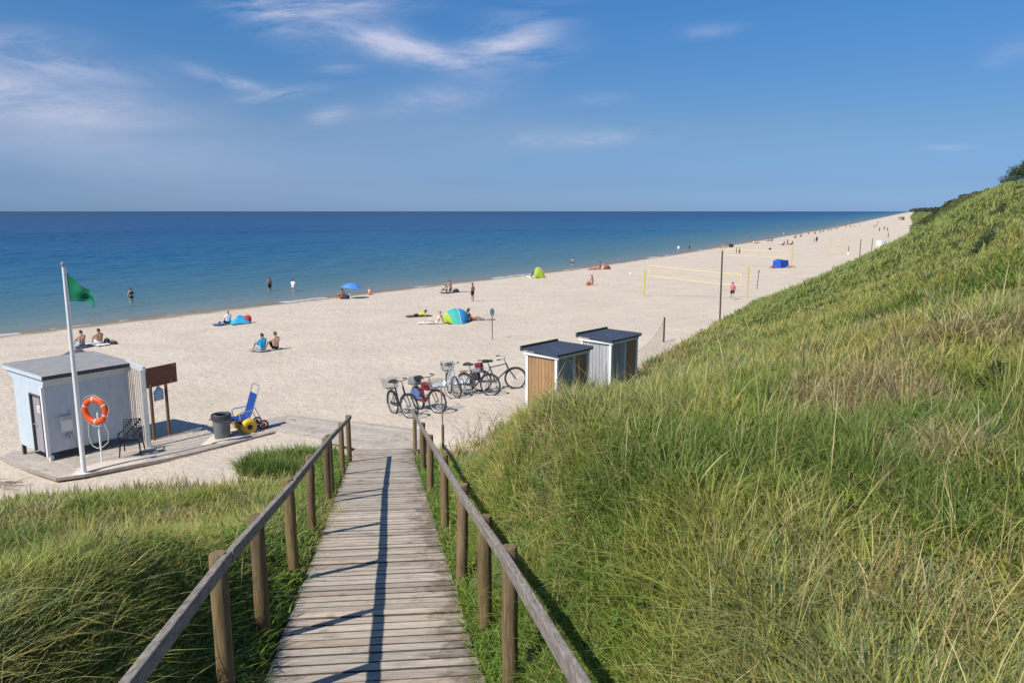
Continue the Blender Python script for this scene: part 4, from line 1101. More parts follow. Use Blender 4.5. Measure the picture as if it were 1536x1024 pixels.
# ================================================================== bicycles
M_TYRE = mat('bicycle_tyre', (.03, .03, .03), rough=.8, var=.2)
M_CHROME = mat('bicycle_chrome', (.36, .36, .36), rough=.5, var=.15, metal=.7)
M_SADDLE = mat('black_saddle', (.02, .018, .018), rough=.5, var=.2)
def bicycle(rear, front, label, frame_c, extras, steer=0.15, lean=.05, group='bicycles parked in the sand'):
    """rear and front: where the two wheels touch the sand"""
    r_, f_ = Vector(rear), Vector(front); d = f_ - r_
    base = (r_ + f_) / 2; rz = math.atan2(d.y, d.x)
    t = thing('bicycle', label, 'bicycle', base, rz, group, sc=1.10)
    t.rotation_euler = (lean, -math.atan2(d.z, math.hypot(d.x, d.y)), rz)
    fm = mat('frame_' + '_'.join('%02d' % int(c * 99) for c in frame_c), frame_c, rough=.35, var=.1)
    WB, WR = 1.08, .345
    xr, xf = -WB / 2, WB / 2
    def wheel(x, st):
        w = MB()
        ax = Vector((-math.sin(st), math.cos(st), 0))
        w.ring((x, 0, WR), ax, WR - .022, .025, 40, 8)
        o = w.build('wheel', M_TYRE, t, smooth=True)
        w = MB(); w.ring((x, 0, WR), ax, WR - .048, .010, 40, 6); w.build('rim', M_CHROME, o, smooth=True)
        w = MB(); u = Vector((math.cos(st), math.sin(st), 0)); c = Vector((x, 0, WR))
        for k in range(20):
            a = 2 * math.pi * k / 20; s_ = .03 if k % 2 else -.03
            w.tube([c + ax * s_, c + (u * math.cos(a) + Vector((0, 0, 1)) * math.sin(a)) * (WR - .05)], .0022, 4)
        w.build('spokes', M_CHROME, o)
        w = MB(); w.tube([c - ax * .05, c + ax * .05], .022, 10); w.build('hub', M_CHROME, o, smooth=True)
    wheel(xr, 0); wheel(xf, steer)
    bb = Vector((-.10, 0, .30)); st = Vector((-.235, 0, .80)); hd0 = Vector((xf - .26, 0, .86)); hd1 = Vector((xf - .19, 0, .66))
    m_ = MB()
    if extras.get('step'): m_.tube([hd1 + Vector((0, 0, .04)), Vector((.08, 0, .46)), bb + Vector((.0, 0, .09))], 0.0221, 8)
    else: m_.tube([st + Vector((0, 0, -.05)), hd0 + Vector((.01, 0, -.03))], 0.0195, 8)
    m_.tube([bb, hd1], 0.0260, 8); m_.tube([bb, st], 0.0234, 8); m_.tube([hd0, hd1], 0.0273, 8)
    for s in (-.05, .05):
        m_.tube([bb + Vector((0, s * .6, 0)), Vector((xr, s, WR))], 0.0130, 6); m_.tube([st + Vector((.02, s * .3, -.08)), Vector((xr, s, WR))], 0.0117, 6)
    m_.build('frame', fm, t, smooth=True)
    m_ = MB()
    for s in (-.05, .05): m_.tube([hd1, hd1 + Vector((.03, s, -.06)), Vector((xf, s * math.cos(steer), WR))], 0.0143, 6)
    m_.build('fork', fm, t, smooth=True)
    hz_ = 1.02; c, s = math.cos(steer), math.sin(steer)
    m_ = MB(); m_.tube([hd0, (hd0.x - .04, 0, hz_ - .03)], .014, 8)
    hb = [(-.22, .28), (-.10, .27), (.03, .18), (.05, 0), (.03, -.18), (-.10, -.27), (-.22, -.28)]
    m_.tube([(hd0.x - .04 + x * c - y * s, x * s + y * c, hz_ + .02 * abs(y) / .28) for x, y in hb], .011, 8)
    o = m_.build('handlebar', M_CHROME if extras.get('chrome') else M_SADDLE, t, smooth=True)
    for k in (1, -1):
        m_ = MB(); m_.tube([(hd0.x - .04 + x * c - y * s, x * s + y * c, hz_ + .02) for x, y in ((-.23, k * .28), (-.11, k * .27))], .017, 8); m_.build('grip', M_SADDLE, o, smooth=True)
    m_ = MB(); m_.tube([st + Vector((0, 0, -.02)), (st.x - .03, 0, .93)], .013, 8); m_.build('seat_post', M_CHROME, t, smooth=True)
    m_ = MB(); sp = []
    prof = [(-.16, .10, .985), (-.12, .115, .995), (-.03, .095, .985), (.05, .045, .98), (.12, .028, .975), (.15, .015, .968)]
    for x, w, z in prof: sp.append([Vector((st.x - .03 + x, w * math.sin(a), z - .035 + .035 * math.cos(a))) for a in np.linspace(-1.9, 1.9, 9)])
    m_.grid(sp, .02); m_.build('saddle', M_SADDLE, t, smooth=True)
    def guard(x, a0, a1, m, st_=0):
        g = MB(); P = []
        for a in np.linspace(R(a0), R(a1), 16):
            row = []
            for q in (-.028, -.018, 0, .018, .028):
                rr = WR + .022 - abs(q) * .35
                X, Y = rr * math.cos(a), q; row.append(Vector((x + X * math.cos(st_) - Y * math.sin(st_), X * math.sin(st_) + Y * math.cos(st_), WR + rr * math.sin(a))))
            P.append(row)
        g.grid(P, .003); return g.build('mudguard', m, t, smooth=True)
    guard(xr, 20, 190, fm); guard(xf, -10 if 0 else 25, 150, fm, steer)
    m_ = MB(); m_.ring(bb, (0, 1, 0), .085, .006, 20, 5); m_.tube([bb + Vector((0, -.05, 0)), bb + Vector((.05, -.06, -.16))], .009, 6); m_.tube([bb + Vector((0, .05, 0)), bb + Vector((-.05, .06, .16))], .009, 6); m_.build('crank', M_CHROME, t, smooth=True)
    for k in (1, -1):
        m_ = MB(); m_.box(bb + Vector((-k * .05, k * .11, k * .16)), (.09, .07, .022)); m_.build('pedal', M_SADDLE, t)
    m_ = MB(); m_.box(((xr + bb.x) / 2, -.045, .33), (abs(xr - bb.x) + .12, .012, .085), M=Matrix.Rotation(R(4), 3, 'Y')); m_.build('chain_guard', fm, t, bevel=.004)
    m_ = MB(); m_.tube([(xr + .16, .05, .30), (xr + .10, .17, .0)], .009, 6); m_.build('kickstand', M_CHROME, t)
    m_ = MB()
    for s in (-.06, .06):
        m_.tube([(xr - .17, s, .73), (xr + .18, s, .75)], .006, 6); m_.tube([(xr - .10, s, .73), (xr, s, WR)], .005, 6)
    for x in np.linspace(-.15, .15, 5): m_.tube([(xr + x, -.06, .735), (xr + x, .06, .735)], .005, 6)
    m_.build('carrier', M_SADDLE, t)
    def wire_basket(cx, cz, L_, W_, H_, m, nm='basket'):
        b = MB()
        for z in np.linspace(0, H_, 6):
            k = .82 + .18 * z / H_; b.tube([(cx + x * k, y * k, cz + z) for x, y in ((-L_ / 2, -W_ / 2), (L_ / 2, -W_ / 2), (L_ / 2, W_ / 2), (-L_ / 2, W_ / 2))], .0045, 4, closed=True)
        for x in np.linspace(-L_ / 2, L_ / 2, 8):
            for y in (-W_ / 2, W_ / 2): b.tube([(cx + x * .82, y * .82, cz), (cx + x, y, cz + H_)], .0035, 4)
            b.tube([(cx + x * .82, -W_ / 2 * .82, cz), (cx + x * .82, W_ / 2 * .82, cz)], .0035, 4)
        for y in np.linspace(-W_ / 2, W_ / 2, 6):
            for x in (-L_ / 2, L_ / 2): b.tube([(cx + x * .82, y * .82, cz), (cx + x, y, cz + H_)], .0035, 4)
        return b.build(nm, m, t)
    for kind, *a in extras.get('load', []):
        if kind == 'rear_basket': wire_basket(xr - .02, .76, .44, .36, .28, a[0])
        elif kind == 'front_basket': wire_basket(xf + .02, .74, .30, .34, .22, a[0])
        elif kind == 'bag':
            (x, z, L_, W_, H_, m, nm) = a; b = MB(); b.box((x, 0, z), (L_, W_, H_), taper=.82); b.build(nm, m, t, bevel=min(L_, H_) * .22, smooth=True)
        elif kind == 'skirt_guard':
            for s in (-.055, .055):
                b = MB(); pts = [(xr, s, WR)] + [(xr + (WR - .02) * math.cos(q), s, WR + (WR - .02) * math.sin(q)) for q in np.linspace(R(5), R(150), 12)]
                b._add(pts, [(0, i, i + 1) for i in range(1, 12)]); b.build('skirt_guard', a[0], t)
    return t
def gp(px, py): p = at(px, py, dune=False); return Vector((p.x, p.y, p.z - .01))
M_BURG = mat('burgundy_bag', (.16, .012, .022), rough=.6, var=.2)
M_GREYBAG = mat('grey_bag', (.20, .20, .20), rough=.8, var=.2)
M_BLUECLOTH = mat('faded_blue_cloth', (.10, .15, .32), rough=.8, var=.2)
M_BLACKBAG = mat('black_bag', (.025, .026, .03), rough=.7, var=.3)
bicycle(gp(587, 620), gp(621, 629), 'black step-through bicycle with a wire basket over its rear wheel', (.025, .026, .028), dict(step=1, load=[('rear_basket', M_GALV)]), .35)
bicycle(gp(626, 614), gp(661, 621), 'dark red bicycle with a burgundy bag and blue skirt guards', (.14, .022, .028), dict(step=1, load=[('bag', .02, .74, .36, .14, .24, M_BURG, 'bag'), ('skirt_guard', M_BLUECLOTH), ('bag', -.60, .86, .40, .30, .22, M_GREYBAG, 'crate'), ('front_basket', M_GALV)]), .25)
bicycle(gp(697, 591), gp(741, 594), 'black and silver bicycle with bags slung on its frame nearest the cabin', (.06, .062, .065), dict(chrome=0, load=[('bag', .06, .78, .40, .13, .13, M_GREYBAG, 'bag'), ('bag', .02, .60, .24, .16, .26, M_BLACKBAG, 'bag'), ('bag', .16, .94, .28, .16, .14, M_BURG, 'bag')]), .3)
bicycle(gp(731, 586), gp(767, 583), 'plain dark bicycle parked behind the bicycle with frame bags', (.10, .10, .105), dict(chrome=1), .1)
bicycle(gp(673, 590), gp(688, 598.5), 'pale silver bicycle seen almost end on between the red bicycle and the bicycle with bags', (.34, .35, .36), dict(chrome=1, load=[('rear_basket', M_GALV)]), .2)
# looped steel rack
rk = gp(687, 597)
t = thing('bicycle_rack', 'bent steel bicycle rack of two hoops standing among the bicycles', 'rack', rk, R(12))
for k, (x, y) in enumerate(((-.10, 0), (.22, .25))):
    m_ = MB(); m_.ring((x, y, .36), (-.25, 1, 0), .36, .018, 32, 8); m_.build('hoop', M_CHROME, t, smooth=True)
m_ = MB(); m_.tube([(-.3, -.1, .015), (.5, .45, .015)], .018, 8); m_.build('base_rail', M_GALV, t)
# white sheet crumpled on the sand behind the bikes
def cloth(name, c, wx, wy, rz, m, label, cat, hump=.0, seed=1, group=None, n=14, lift=.015):
    rs = np.random.RandomState(seed); P = []
    for i in range(n + 1):
        row = []
        for j in range(n + 1):
            u, v = i / n - .5, j / n - .5
            x = u * wx * (1 + .06 * math.sin(9 * v + seed)); y = v * wy * (1 + .06 * math.sin(8 * u + seed * 2))
            X = x * math.cos(rz) - y * math.sin(rz); Y = x * math.sin(rz) + y * math.cos(rz)
            z = float(beach_z(c.x + X, c.y + Y)) - c.z + lift + .035 + .012 * math.sin(13 * u + 7 * v + seed) + .01 * rs.rand()
            if hump: z += hump * max(0, 1 - (2 * u) ** 2) * max(0, 1 - (2 * v) ** 2) * (.6 + .7 * vnoise(u * 9, v * 9, 1.6, seed))
            row.append(Vector((X, Y, z)))
        P.append(row)
    m_ = MB(); m_.grid(P, .012); o = m_.build(name, m, None, smooth=True, loc=c); tag(o, label, cat, group); return o
cloth('sheet', gp(676, 578), 1.5, .7, R(10), mat('white_sheet', (.55, .58, .62), rough=.8, var=.08), 'crumpled whitish sheet lying in the sand behind the bicycles', 'sheet', .14, 3)

# ================================================================== poles, signs, nets and fence
M_DARKPOLE = mat('dark_brown_pole', (.085, .062, .045), rough=.8, var=.25, scale=6)
M_YEL = mat('yellow_post', (.64, .43, .08), rough=.5, var=.08)
M_PALEYEL = mat('pale_yellow_tape', (.70, .56, .26), rough=.7, var=.08)
def pole(name, p, h, r, m, label, cat, cap=None, lean=(0, 0), group=None):
    t = thing(name, label, cat, p, 0, group)
    m_ = MB(); m_.tube([(0, 0, -.3), (lean[0] * .5, lean[1] * .5, h * .5), (lean[0], lean[1], h)], [r * 1.05, r, r * .92], 10); m_.build('pole', m, t, smooth=True)
    if cap: m_ = MB(); m_.lathe([(0, h - .02), (r * 1.9, h), (r * 2.1, h + cap * .5), (r * 1.2, h + cap), (0, h + cap)], 12, (lean[0], lean[1], 0)); m_.build('cap', M_DARKGREY, t, smooth=True)
    return t
sp = gp(738.5, 510)
t = thing('sign_pole', 'small dark oval sign on a thin pole standing alone in the sand', 'sign', sp)
m_ = MB(); m_.tube([(0, 0, -.2), (0, 0, 1.80)], .024, 8); m_.build('pole', M_DARKPOLE, t, smooth=True)
m_ = MB(); m_.lathe([(0, -.03), (.17, -.03), (.18, 0), (.17, .03), (0, .03)], 22)
m_.v = [(x * .72, z, y * 1.25 + 1.62) for x, y, z in m_.v]; m_.build('plate', mat('blue_grey_plate', (.10, .15, .19), rough=.5, var=.2), t, smooth=True)
pk = at(664.5, 684)
t = thing('marker_stake', 'thin greenish stake with a grey upper pole beside the right handrail', 'stake', pk)
m_ = MB(); m_.tube([(0, 0, -.3), (.005, 0, .78)], .034, 10); m_.build('stake', M_POST, t, smooth=True)
m_ = MB(); m_.tube([(.005, 0, .76), (-.02, 0, 1.68)], .017, 8); m_.build('pole', M_GALV, t, smooth=True)
b = gp(1079.5, 486); pole('tall_pole', b, 3.9, .042, M_DARKPOLE, 'tall bare brown pole between the dune and the volleyball net', 'pole', lean=(-.04, 0))
b = gp(1135, 434); pole('torch_pole', b, 1.55, .03, M_DARKPOLE, 'short thin pole with a dark knob right of the near net', 'pole', cap=.16, lean=(.12, 0))
b = gp(1289, 391); pole('tall_pole', b, 3.1, .055, M_DARKPOLE, 'far dark pole rising above the dune edge with a net beside it', 'pole')
b = gp(1307, 381); pole('tall_pole', b, 2.6, .055, M_DARKPOLE, 'shorter far dark pole close to the white beach shelter', 'pole')
b = gp(1272.4, 382); t = pole('tall_pole', b, 1.5, .06, M_DARKPOLE, 'far short dark pole with a white pad round its foot', 'pole')
m_ = MB(); m_.lathe([(0, 0), (.16, 0), (.15, .5), (0, .52)], 12); m_.build('pad', M_WHITE, t, smooth=True)
def net(a, bb_, label, h=2.45, sagz=.05, posts=True, r=.05, band=(1.45, 2.33)):
    c = (a + bb_) / 2; d = bb_ - a
    t = thing('volleyball_net', label, 'net', c, math.atan2(d.y, d.x)); L_ = math.hypot(d.x, d.y)
    if posts:
        for s in (-1, 1):
            m_ = MB(); zz = (a.z if s < 0 else bb_.z) - c.z; m_.tube([(s * L_ / 2, 0, zz - .3), (s * L_ / 2, 0, zz + h)], r, 12); m_.build('post', M_YEL, t, smooth=True)
    x0, x1 = -L_ / 2 + .55, L_ / 2 - .75
    m_ = MB(); n = 16
    for zc in band:
        pts = [Vector((x0 + (x1 - x0) * i / n, 0, zc - sagz * 4 * (i / n) * (1 - i / n))) for i in range(n + 1)]
        for i in range(n): m_.beam(pts[i], pts[i + 1], .012, .055, )
    for x in (x0, x1): m_.beam((x, 0, band[0]), (x, 0, band[1]), .012, .065, up=(1, 0, 0))
    m_.build('tape', M_PALEYEL, t)
    m_ = MB()
    nv_ = max(6, min(70, int((x1 - x0) / .14)))
    for i in range(1, nv_):
        x = x0 + (x1 - x0) * i / nv_; sg = sagz * 4 * (i / nv_) * (1 - i / nv_); m_.tube([(x, 0, band[0] - sg), (x, 0, band[1] - sg)], .0025, 3)
    for k in range(1, 8):
        z = band[0] + (band[1] - band[0]) * k / 8; m_.tube([(x0 + (x1 - x0) * i / n, 0, z - sagz * 4 * (i / n) * (1 - i / n)) for i in range(n + 1)], .0025, 3)
    m_.build('mesh', M_PALEYEL, t)
    m_ = MB()
    for s, x in ((-1, x0), (1, x1)):
        for z in band: m_.tube([(s * L_ / 2, 0, z + .02), (x, 0, z)], .008, 5)
    m_.build('cord', M_ROPE, t); return t
net(gp(966.3, 444.5), gp(1120.5, 448), 'nearest yellow volleyball net strung between two yellow posts', 2.42)
net(gp(1083, 399), gp(1187, 400), 'second faint yellow volleyball net in front of the far sunbathers', 3.1, r=.055, band=(1.5, 2.35))
net(gp(1244, 383), gp(1262, 382), 'farthest pale yellow volleyball net left of the white padded pole', 3.2, r=.04, band=(1.6, 2.45))
# wire fence running from the cabins along the dune edge
fa = Vector((4.1, 24.6, 0)); fb = at(995.5, 513)
fb.z = gz(fb.x, fb.y); fa.z = gz(fa.x, fa.y)
t = thing('wire_fence', 'low wire netting fence with a wooden post behind the changing cabins', 'fence', fb)
m_ = MB(); m_.tube([(0, 0, -.3), (0, 0, 1.15)], .04, 10); m_.build('post', M_DARKPOLE, t, smooth=True)
A = fa - fb
m_ = MB(); m_.tube([(A.x, A.y, A.z - .3), (A.x, A.y, A.z + 1.2)], .04, 10); m_.build('post', M_DARKPOLE, t, smooth=True)
m_ = MB()
def fpt(u, k): p = A * u; return Vector((p.x, p.y, p.z * 1 + .12 + k * .92 - .28 * 4 * u * (1 - u) * (.4 + .6 * k) * .8 + (.0)))
for k in np.linspace(0, 1, 8): m_.tube([fpt(u, k) for u in np.linspace(0, 1, 14)], .007 if k == 1 else .0035, 4)
for u in np.linspace(0, 1, 22): m_.tube([fpt(u, 0), fpt(u, 1)], .002, 3)
m_.build('netting', M_DARKPOLE, t)

# ================================================================== umbrella, tents, bags
def umbrella(p, label, m1, r=.95, h=1.95, tilt=.1):
    t = thing('beach_umbrella', label, 'umbrella', p); t.rotation_euler = (0, tilt, 0)
    m_ = MB(); m_.tube([(0, 0, -.2), (0, 0, h)], .018, 8); m_.build('pole', M_WHITE, t, smooth=True)
    n = 8; P = []
    for k in range(0, 7):
        q = k / 6; row = []
        for j in range(n * 4 + 1):
            a = 2 * math.pi * j / (n * 4); sc = 1 - .05 * q * abs(math.sin(a * n / 2)); row.append(Vector((math.cos(a) * r * q * sc, math.sin(a) * r * q * sc, h - .42 * q ** 1.8 - .03 * q * abs(math.sin(a * n / 2)))))
        P.append(row)
    m_ = MB(); m_.grid(P, .004); m_.build('canopy', m1, t, smooth=True)
    for j in range(n):
        a = 2 * math.pi * j / n; m_ = MB(); m_.tube([(0, 0, h - .02)] + [(math.cos(a) * r * q, math.sin(a) * r * q, h - .42 * q ** 1.8 - .012) for q in (.3, .6, 1)], .005, 4); m_.build('rib', M_WHITE, t)
    return t
M_UMB = mat('sky_blue_cloth', (.10, .30, .78), rough=.7, var=.12, scale=3, transl=.25)
umbrella(gp(527, 447.5), 'open bright blue beach umbrella planted near the waterline', M_UMB, 1.0, 1.5)
def pop_tent(p, rz, label, stripes, w, d, h, floor_m, n_pole=True):
    """half dome beach shelter open to +y; stripes: materials from left to right"""
    t = thing('beach_tent', label, 'tent', p, rz)
    k = len(stripes)
    for i, m in enumerate(stripes):
        P = []
        for u in np.linspace(i / k, (i + 1) / k, 7):
            a = math.pi * (1 - u); row = []
            for b_ in np.linspace(0, 1, 8):
                be = b_ * math.pi / 2
                row.append(Vector((math.cos(a) * w / 2 * math.cos(be * .0) * (1 - .35 * b_ ** 2), -d * b_ ** .9 * (.25 + .75 * math.sin(a)) * .95, math.sin(a) ** .85 * h * (1 - b_ ** 2.2))))
            P.append(row)
        m_ = MB(); m_.grid(P, .006); m_.build('panel', m, t, smooth=True)
    m_ = MB(); m_.tube([(math.cos(a) * w / 2 * 1.005, .005, max(.0, math.sin(a)) ** .85 * h * 1.005) for a in np.linspace(0, math.pi, 16)], .012, 6); m_.build('hoop', M_WHITE, t, smooth=True)
    m_ = MB(); m_.tube([(math.cos(a) * 0 + .02, -d * b_ ** .9 * .955, h * (1 - b_ ** 2.2) + .012) for a, b_ in [(0, q) for q in np.linspace(0, 1, 10)]], .012, 6); m_.build('seam_pole', M_WHITE, t, smooth=True)
    m_ = MB(); m_.box((0, -d * .35, .03), (w * .8, d * .7, .03)); m_.build('floor', floor_m, t)
    return t
M_TQ = mat('turquoise_cloth', (.02, .34, .46), rough=.7, var=.1, transl=.2); M_LIME = mat('lime_cloth', (.46, .58, .05), rough=.7, var=.1, transl=.25); M_SKYB = mat('light_blue_cloth', (.04, .30, .62), rough=.7, var=.1, transl=.2)
M_TEAL = mat('teal_cloth', (.06, .42, .36), rough=.7, var=.1, transl=.2); M_NAVY = mat('navy_cloth', (.02, .035, .09), rough=.8, var=.2)
pop_tent(gp(684, 483), R(20), 'dome beach tent in lime, teal and blue panels in mid beach', [M_LIME, M_TEAL, M_SKYB, M_SKYB], 1.95, 1.4, 1.0, M_NAVY)
pop_tent(gp(805, 417), R(70), 'lime yellow pop-up beach tent close to the waterline', [M_LIME, M_LIME, M_LIME], 1.9, 1.3, 1.35, M_NAVY)
M_ROYAL = mat('royal_blue_cloth', (.02, .10, .52), rough=.7, var=.12, transl=.15)
def box_tent(p, rz, label, m, w, d, h, legm=M_WHITE):
    t = thing('beach_tent', label, 'tent', p, rz)
    m_ = MB(); m_.grid([[Vector((x, y, h - .10 * abs(x) / (w / 2) + .05 * math.sin(y * 4))) for y in np.linspace(-d / 2, d / 2, 6)] for x in np.linspace(-w / 2, w / 2, 8)], .01); m_.build('roof', m, t, smooth=True)
    for s in (-1, 1): m_ = MB(); m_.grid([[Vector((s * w / 2 * (1 + .1 * (1 - z / h)), y, z)) for y in np.linspace(-d / 2, d / 2, 5)] for z in np.linspace(0, h - .1, 5)], .01); m_.build('side', m, t, smooth=True)
    m_ = MB(); m_.grid([[Vector((x, -d / 2 - .15 * (1 - z / h), z)) for z in np.linspace(0, h - .05, 5)] for x in np.linspace(-w / 2 * .98, w / 2 * .98, 5)], .01); m_.build('back', m, t, smooth=True)
    for x in (-w / 2, 0, w / 2): m_ = MB(); m_.tube([(x, d / 2, -.1), (x, d / 2, h)], .014, 6); m_.build('pole', legm, t)
    return t
box_tent(gp(1170.5, 401.5), R(35), 'royal blue box shaped beach shelter behind the near volleyball net', M_ROYAL, 1.65, 1.2, 1.1)
box_tent(gp(1322, 368), R(30), 'small white beach shelter far off at the dune edge', M_WHITE, 1.7, 1.2, 1.0)
def bag(p, size, m, label, cat='bag', name='bag', rz=0, n=10, seed=0, group=None):
    """soft lumpy bag with handles"""
    t = thing(name, label, cat, p, rz, group); sx, sy, sz = size
    m_ = MB(); prof = [(0, 0), (.42, 0), (.5, .12), (.52, .4), (.46, .75), (.33, .95), (.0, 1.0)]
    m_.lathe([(r, z) for r, z in prof], 16)
    m_.v = [(x * sx * (1 + .12 * math.sin(5 * z + seed)), y * sy, z * sz * (1 + .10 * math.sin(3 * x + seed * 2))) for x, y, z in m_.v]; m_.build('body', m, t, smooth=True)
    m_ = MB(); m_.tube([(-sx * .25, 0, sz * .9), (-sx * .15, 0, sz * 1.2), (sx * .15, 0, sz * 1.2), (sx * .25, 0, sz * .9)], .014, 6); m_.build('handle', m, t, smooth=True)
    return t
M_REDC = mat('red_cloth', (.55, .03, .03), rough=.7, var=.15); M_DKCLOTH = mat('dark_cloth', (.03, .032, .045), rough=.85, var=.3)
# ================================================================== people: one continuous skin each, grown from a posed skeleton
def lerp(a, b, k): return tuple(a[i] + (b[i] - a[i]) * k for i in range(3))
def mir(p): return (-p[0], p[1], p[2])
POSES = {}
def pose(name, **j):
    full = {}
    for k, v in j.items():
        if k[-1] == '_':                       # both sides, mirrored
            full[k + 'L'] = mir(v); full[k + 'R'] = v
        else: full[k] = v
    POSES[name] = full
pose('stand', hip_=(.09, 0, .90), knee_=(.105, .03, .49), ankle_=(.115, -.02, .08), toe_=(.135, .13, .03), P=(0, 0, .96), C=(0, .0, 1.27), Nk=(0, -.01, 1.46), Hd=(0, .015, 1.61), sh_=(.175, -.01, 1.40), elb_=(.245, -.04, 1.12), wr_=(.25, .06, .88))
pose('wade', hip_=(.09, 0, .90), knee_=(.11, .06, .49), ankle_=(.12, -.04, .08), toe_=(.14, .10, .03), P=(0, 0, .96), C=(0, .03, 1.27), Nk=(0, .02, 1.46), Hd=(0, .05, 1.60), sh_=(.175, .02, 1.40), elb_=(.30, .02, 1.15), wr_=(.27, .22, 1.02))
pose('walk', hip_=(.09, 0, .90), kneeL=(-.10, .16, .50), ankleL=(-.11, .20, .10), toeL=(-.12, .34, .05), kneeR=(.10, -.06, .49), ankleR=(.11, -.32, .13), toeR=(.12, -.22, .03), P=(0, 0, .96), C=(0, .03, 1.27), Nk=(0, .03, 1.46), Hd=(0, .06, 1.60), sh_=(.175, .02, 1.40), elbL=(-.23, -.14, 1.14), wrL=(-.22, -.10, .90), elbR=(.23, .10, 1.13), wrR=(.20, .30, 1.00))
pose('sit_knees', hip_=(.10, .02, .12), knee_=(.14, .38, .46), ankle_=(.13, .60, .09), toe_=(.14, .74, .04), P=(0, -.02, .15), C=(0, -.09, .45), Nk=(0, -.05, .65), Hd=(0, .0, .79), sh_=(.18, -.06, .585), elb_=(.25, .14, .40), wr_=(.14, .36, .40))
pose('sit_lean', hip_=(.10, .02, .12), knee_=(.15, .44, .24), ankle_=(.12, .82, .07), toe_=(.14, .90, .17), P=(0, -.02, .14), C=(0, -.17, .42), Nk=(0, -.22, .61), Hd=(0, -.19, .755), sh_=(.18, -.21, .55), elb_=(.25, -.36, .32), wr_=(.24, -.42, .06))
pose('sit_cross', hip_=(.10, .02, .12), knee_=(.32, .26, .16), ankleL=(.10, .34, .07), toeL=(.20, .40, .06), ankleR=(-.10, .30, .08), toeR=(-.22, .34, .07), P=(0, -.02, .15), C=(0, -.04, .46), Nk=(0, .0, .66), Hd=(0, .04, .80), sh_=(.175, -.01, .595), elb_=(.24, .10, .36), wr_=(.16, .28, .22))
pose('prone', hip_=(.09, -.02, .11), knee_=(.11, -.42, .09), ankle_=(.12, -.84, .08), toe_=(.13, -.96, .04), P=(0, 0, .13), C=(0, .30, .17), Nk=(0, .46, .26), Hd=(0, .57, .36), sh_=(.17, .41, .20), elb_=(.22, .56, .05), wr_=(.08, .74, .06))
pose('supine', hip_=(.09, -.02, .11), knee_=(.11, -.40, .28), ankle_=(.12, -.74, .07), toe_=(.13, -.84, .14), P=(0, 0, .11), C=(0, .32, .13), Nk=(0, .50, .15), Hd=(0, .64, .15), sh_=(.17, .44, .13), elb_=(.30, .22, .08), wr_=(.24, -.02, .08))
pose('kneel', hip_=(.09, 0, .46), knee_=(.12, .16, .07), ankle_=(.12, -.26, .07), toe_=(.13, -.38, .03), P=(0, -.01, .52), C=(0, .05, .82), Nk=(0, .07, 1.01), Hd=(0, .11, 1.15), sh_=(.175, .06, .95), elb_=(.24, .14, .70), wr_=(.16, .32, .56))

def blob(bm, a, b, ra, rb, n=10):
    """tapered capsule"""
    a, b = Vector(a), Vector(b); d = b - a; L_ = max(d.length, 1e-4); d.normalize()
    q = Vector((0, 0, 1)).rotation_difference(d).to_matrix().to_4x4()
    prof = [(-ra, 0)] + [(-ra * math.cos(t), ra * math.sin(t)) for t in (.5, 1.05)] + [(0, ra), (L_ * .5, (ra + rb) / 2), (L_, rb)] + [(L_ + rb * math.sin(t), rb * math.cos(t)) for t in (.5, 1.05)] + [(L_ + rb, 0)]
    M = Matrix.Translation(a) @ q; rings = []
    for z, r in prof:
        if r < 1e-6: rings.append([bm.verts.new(M @ Vector((0, 0, z)))])
        else: rings.append([bm.verts.new(M @ Vector((r * math.cos(2 * math.pi * j / n), r * math.sin(2 * math.pi * j / n), z))) for j in range(n)])
    for r0_, r1_ in zip(rings[:-1], rings[1:]):
        for j in range(n):
            k = (j + 1) % n
            if len(r0_) == 1: bm.faces.new((r0_[0], r1_[k], r1_[j]))
            elif len(r1_) == 1: bm.faces.new((r0_[j], r0_[k], r1_[0]))
            else: bm.faces.new((r0_[j], r0_[k], r1_[k], r1_[j]))

def grown(bm, name, voxel, smooth=4):
    me = bpy.data.meshes.new(name); bmesh.ops.recalc_face_normals(bm, faces=bm.faces); bm.to_mesh(me); bm.free()
    o = bpy.data.objects.new(name, me); COL.objects.link(o)
    m = o.modifiers.new('r', 'REMESH'); m.mode = 'VOXEL'; m.voxel_size = voxel; m.use_smooth_shade = True
    s = o.modifiers.new('s', 'SMOOTH'); s.factor = .5; s.iterations = smooth
    dg = bpy.context.evaluated_depsgraph_get(); dg.update()
    me2 = bpy.data.meshes.new_from_object(o.evaluated_get(dg)); me2.name = name
    bpy.data.objects.remove(o); bpy.data.meshes.remove(me)
    return me2

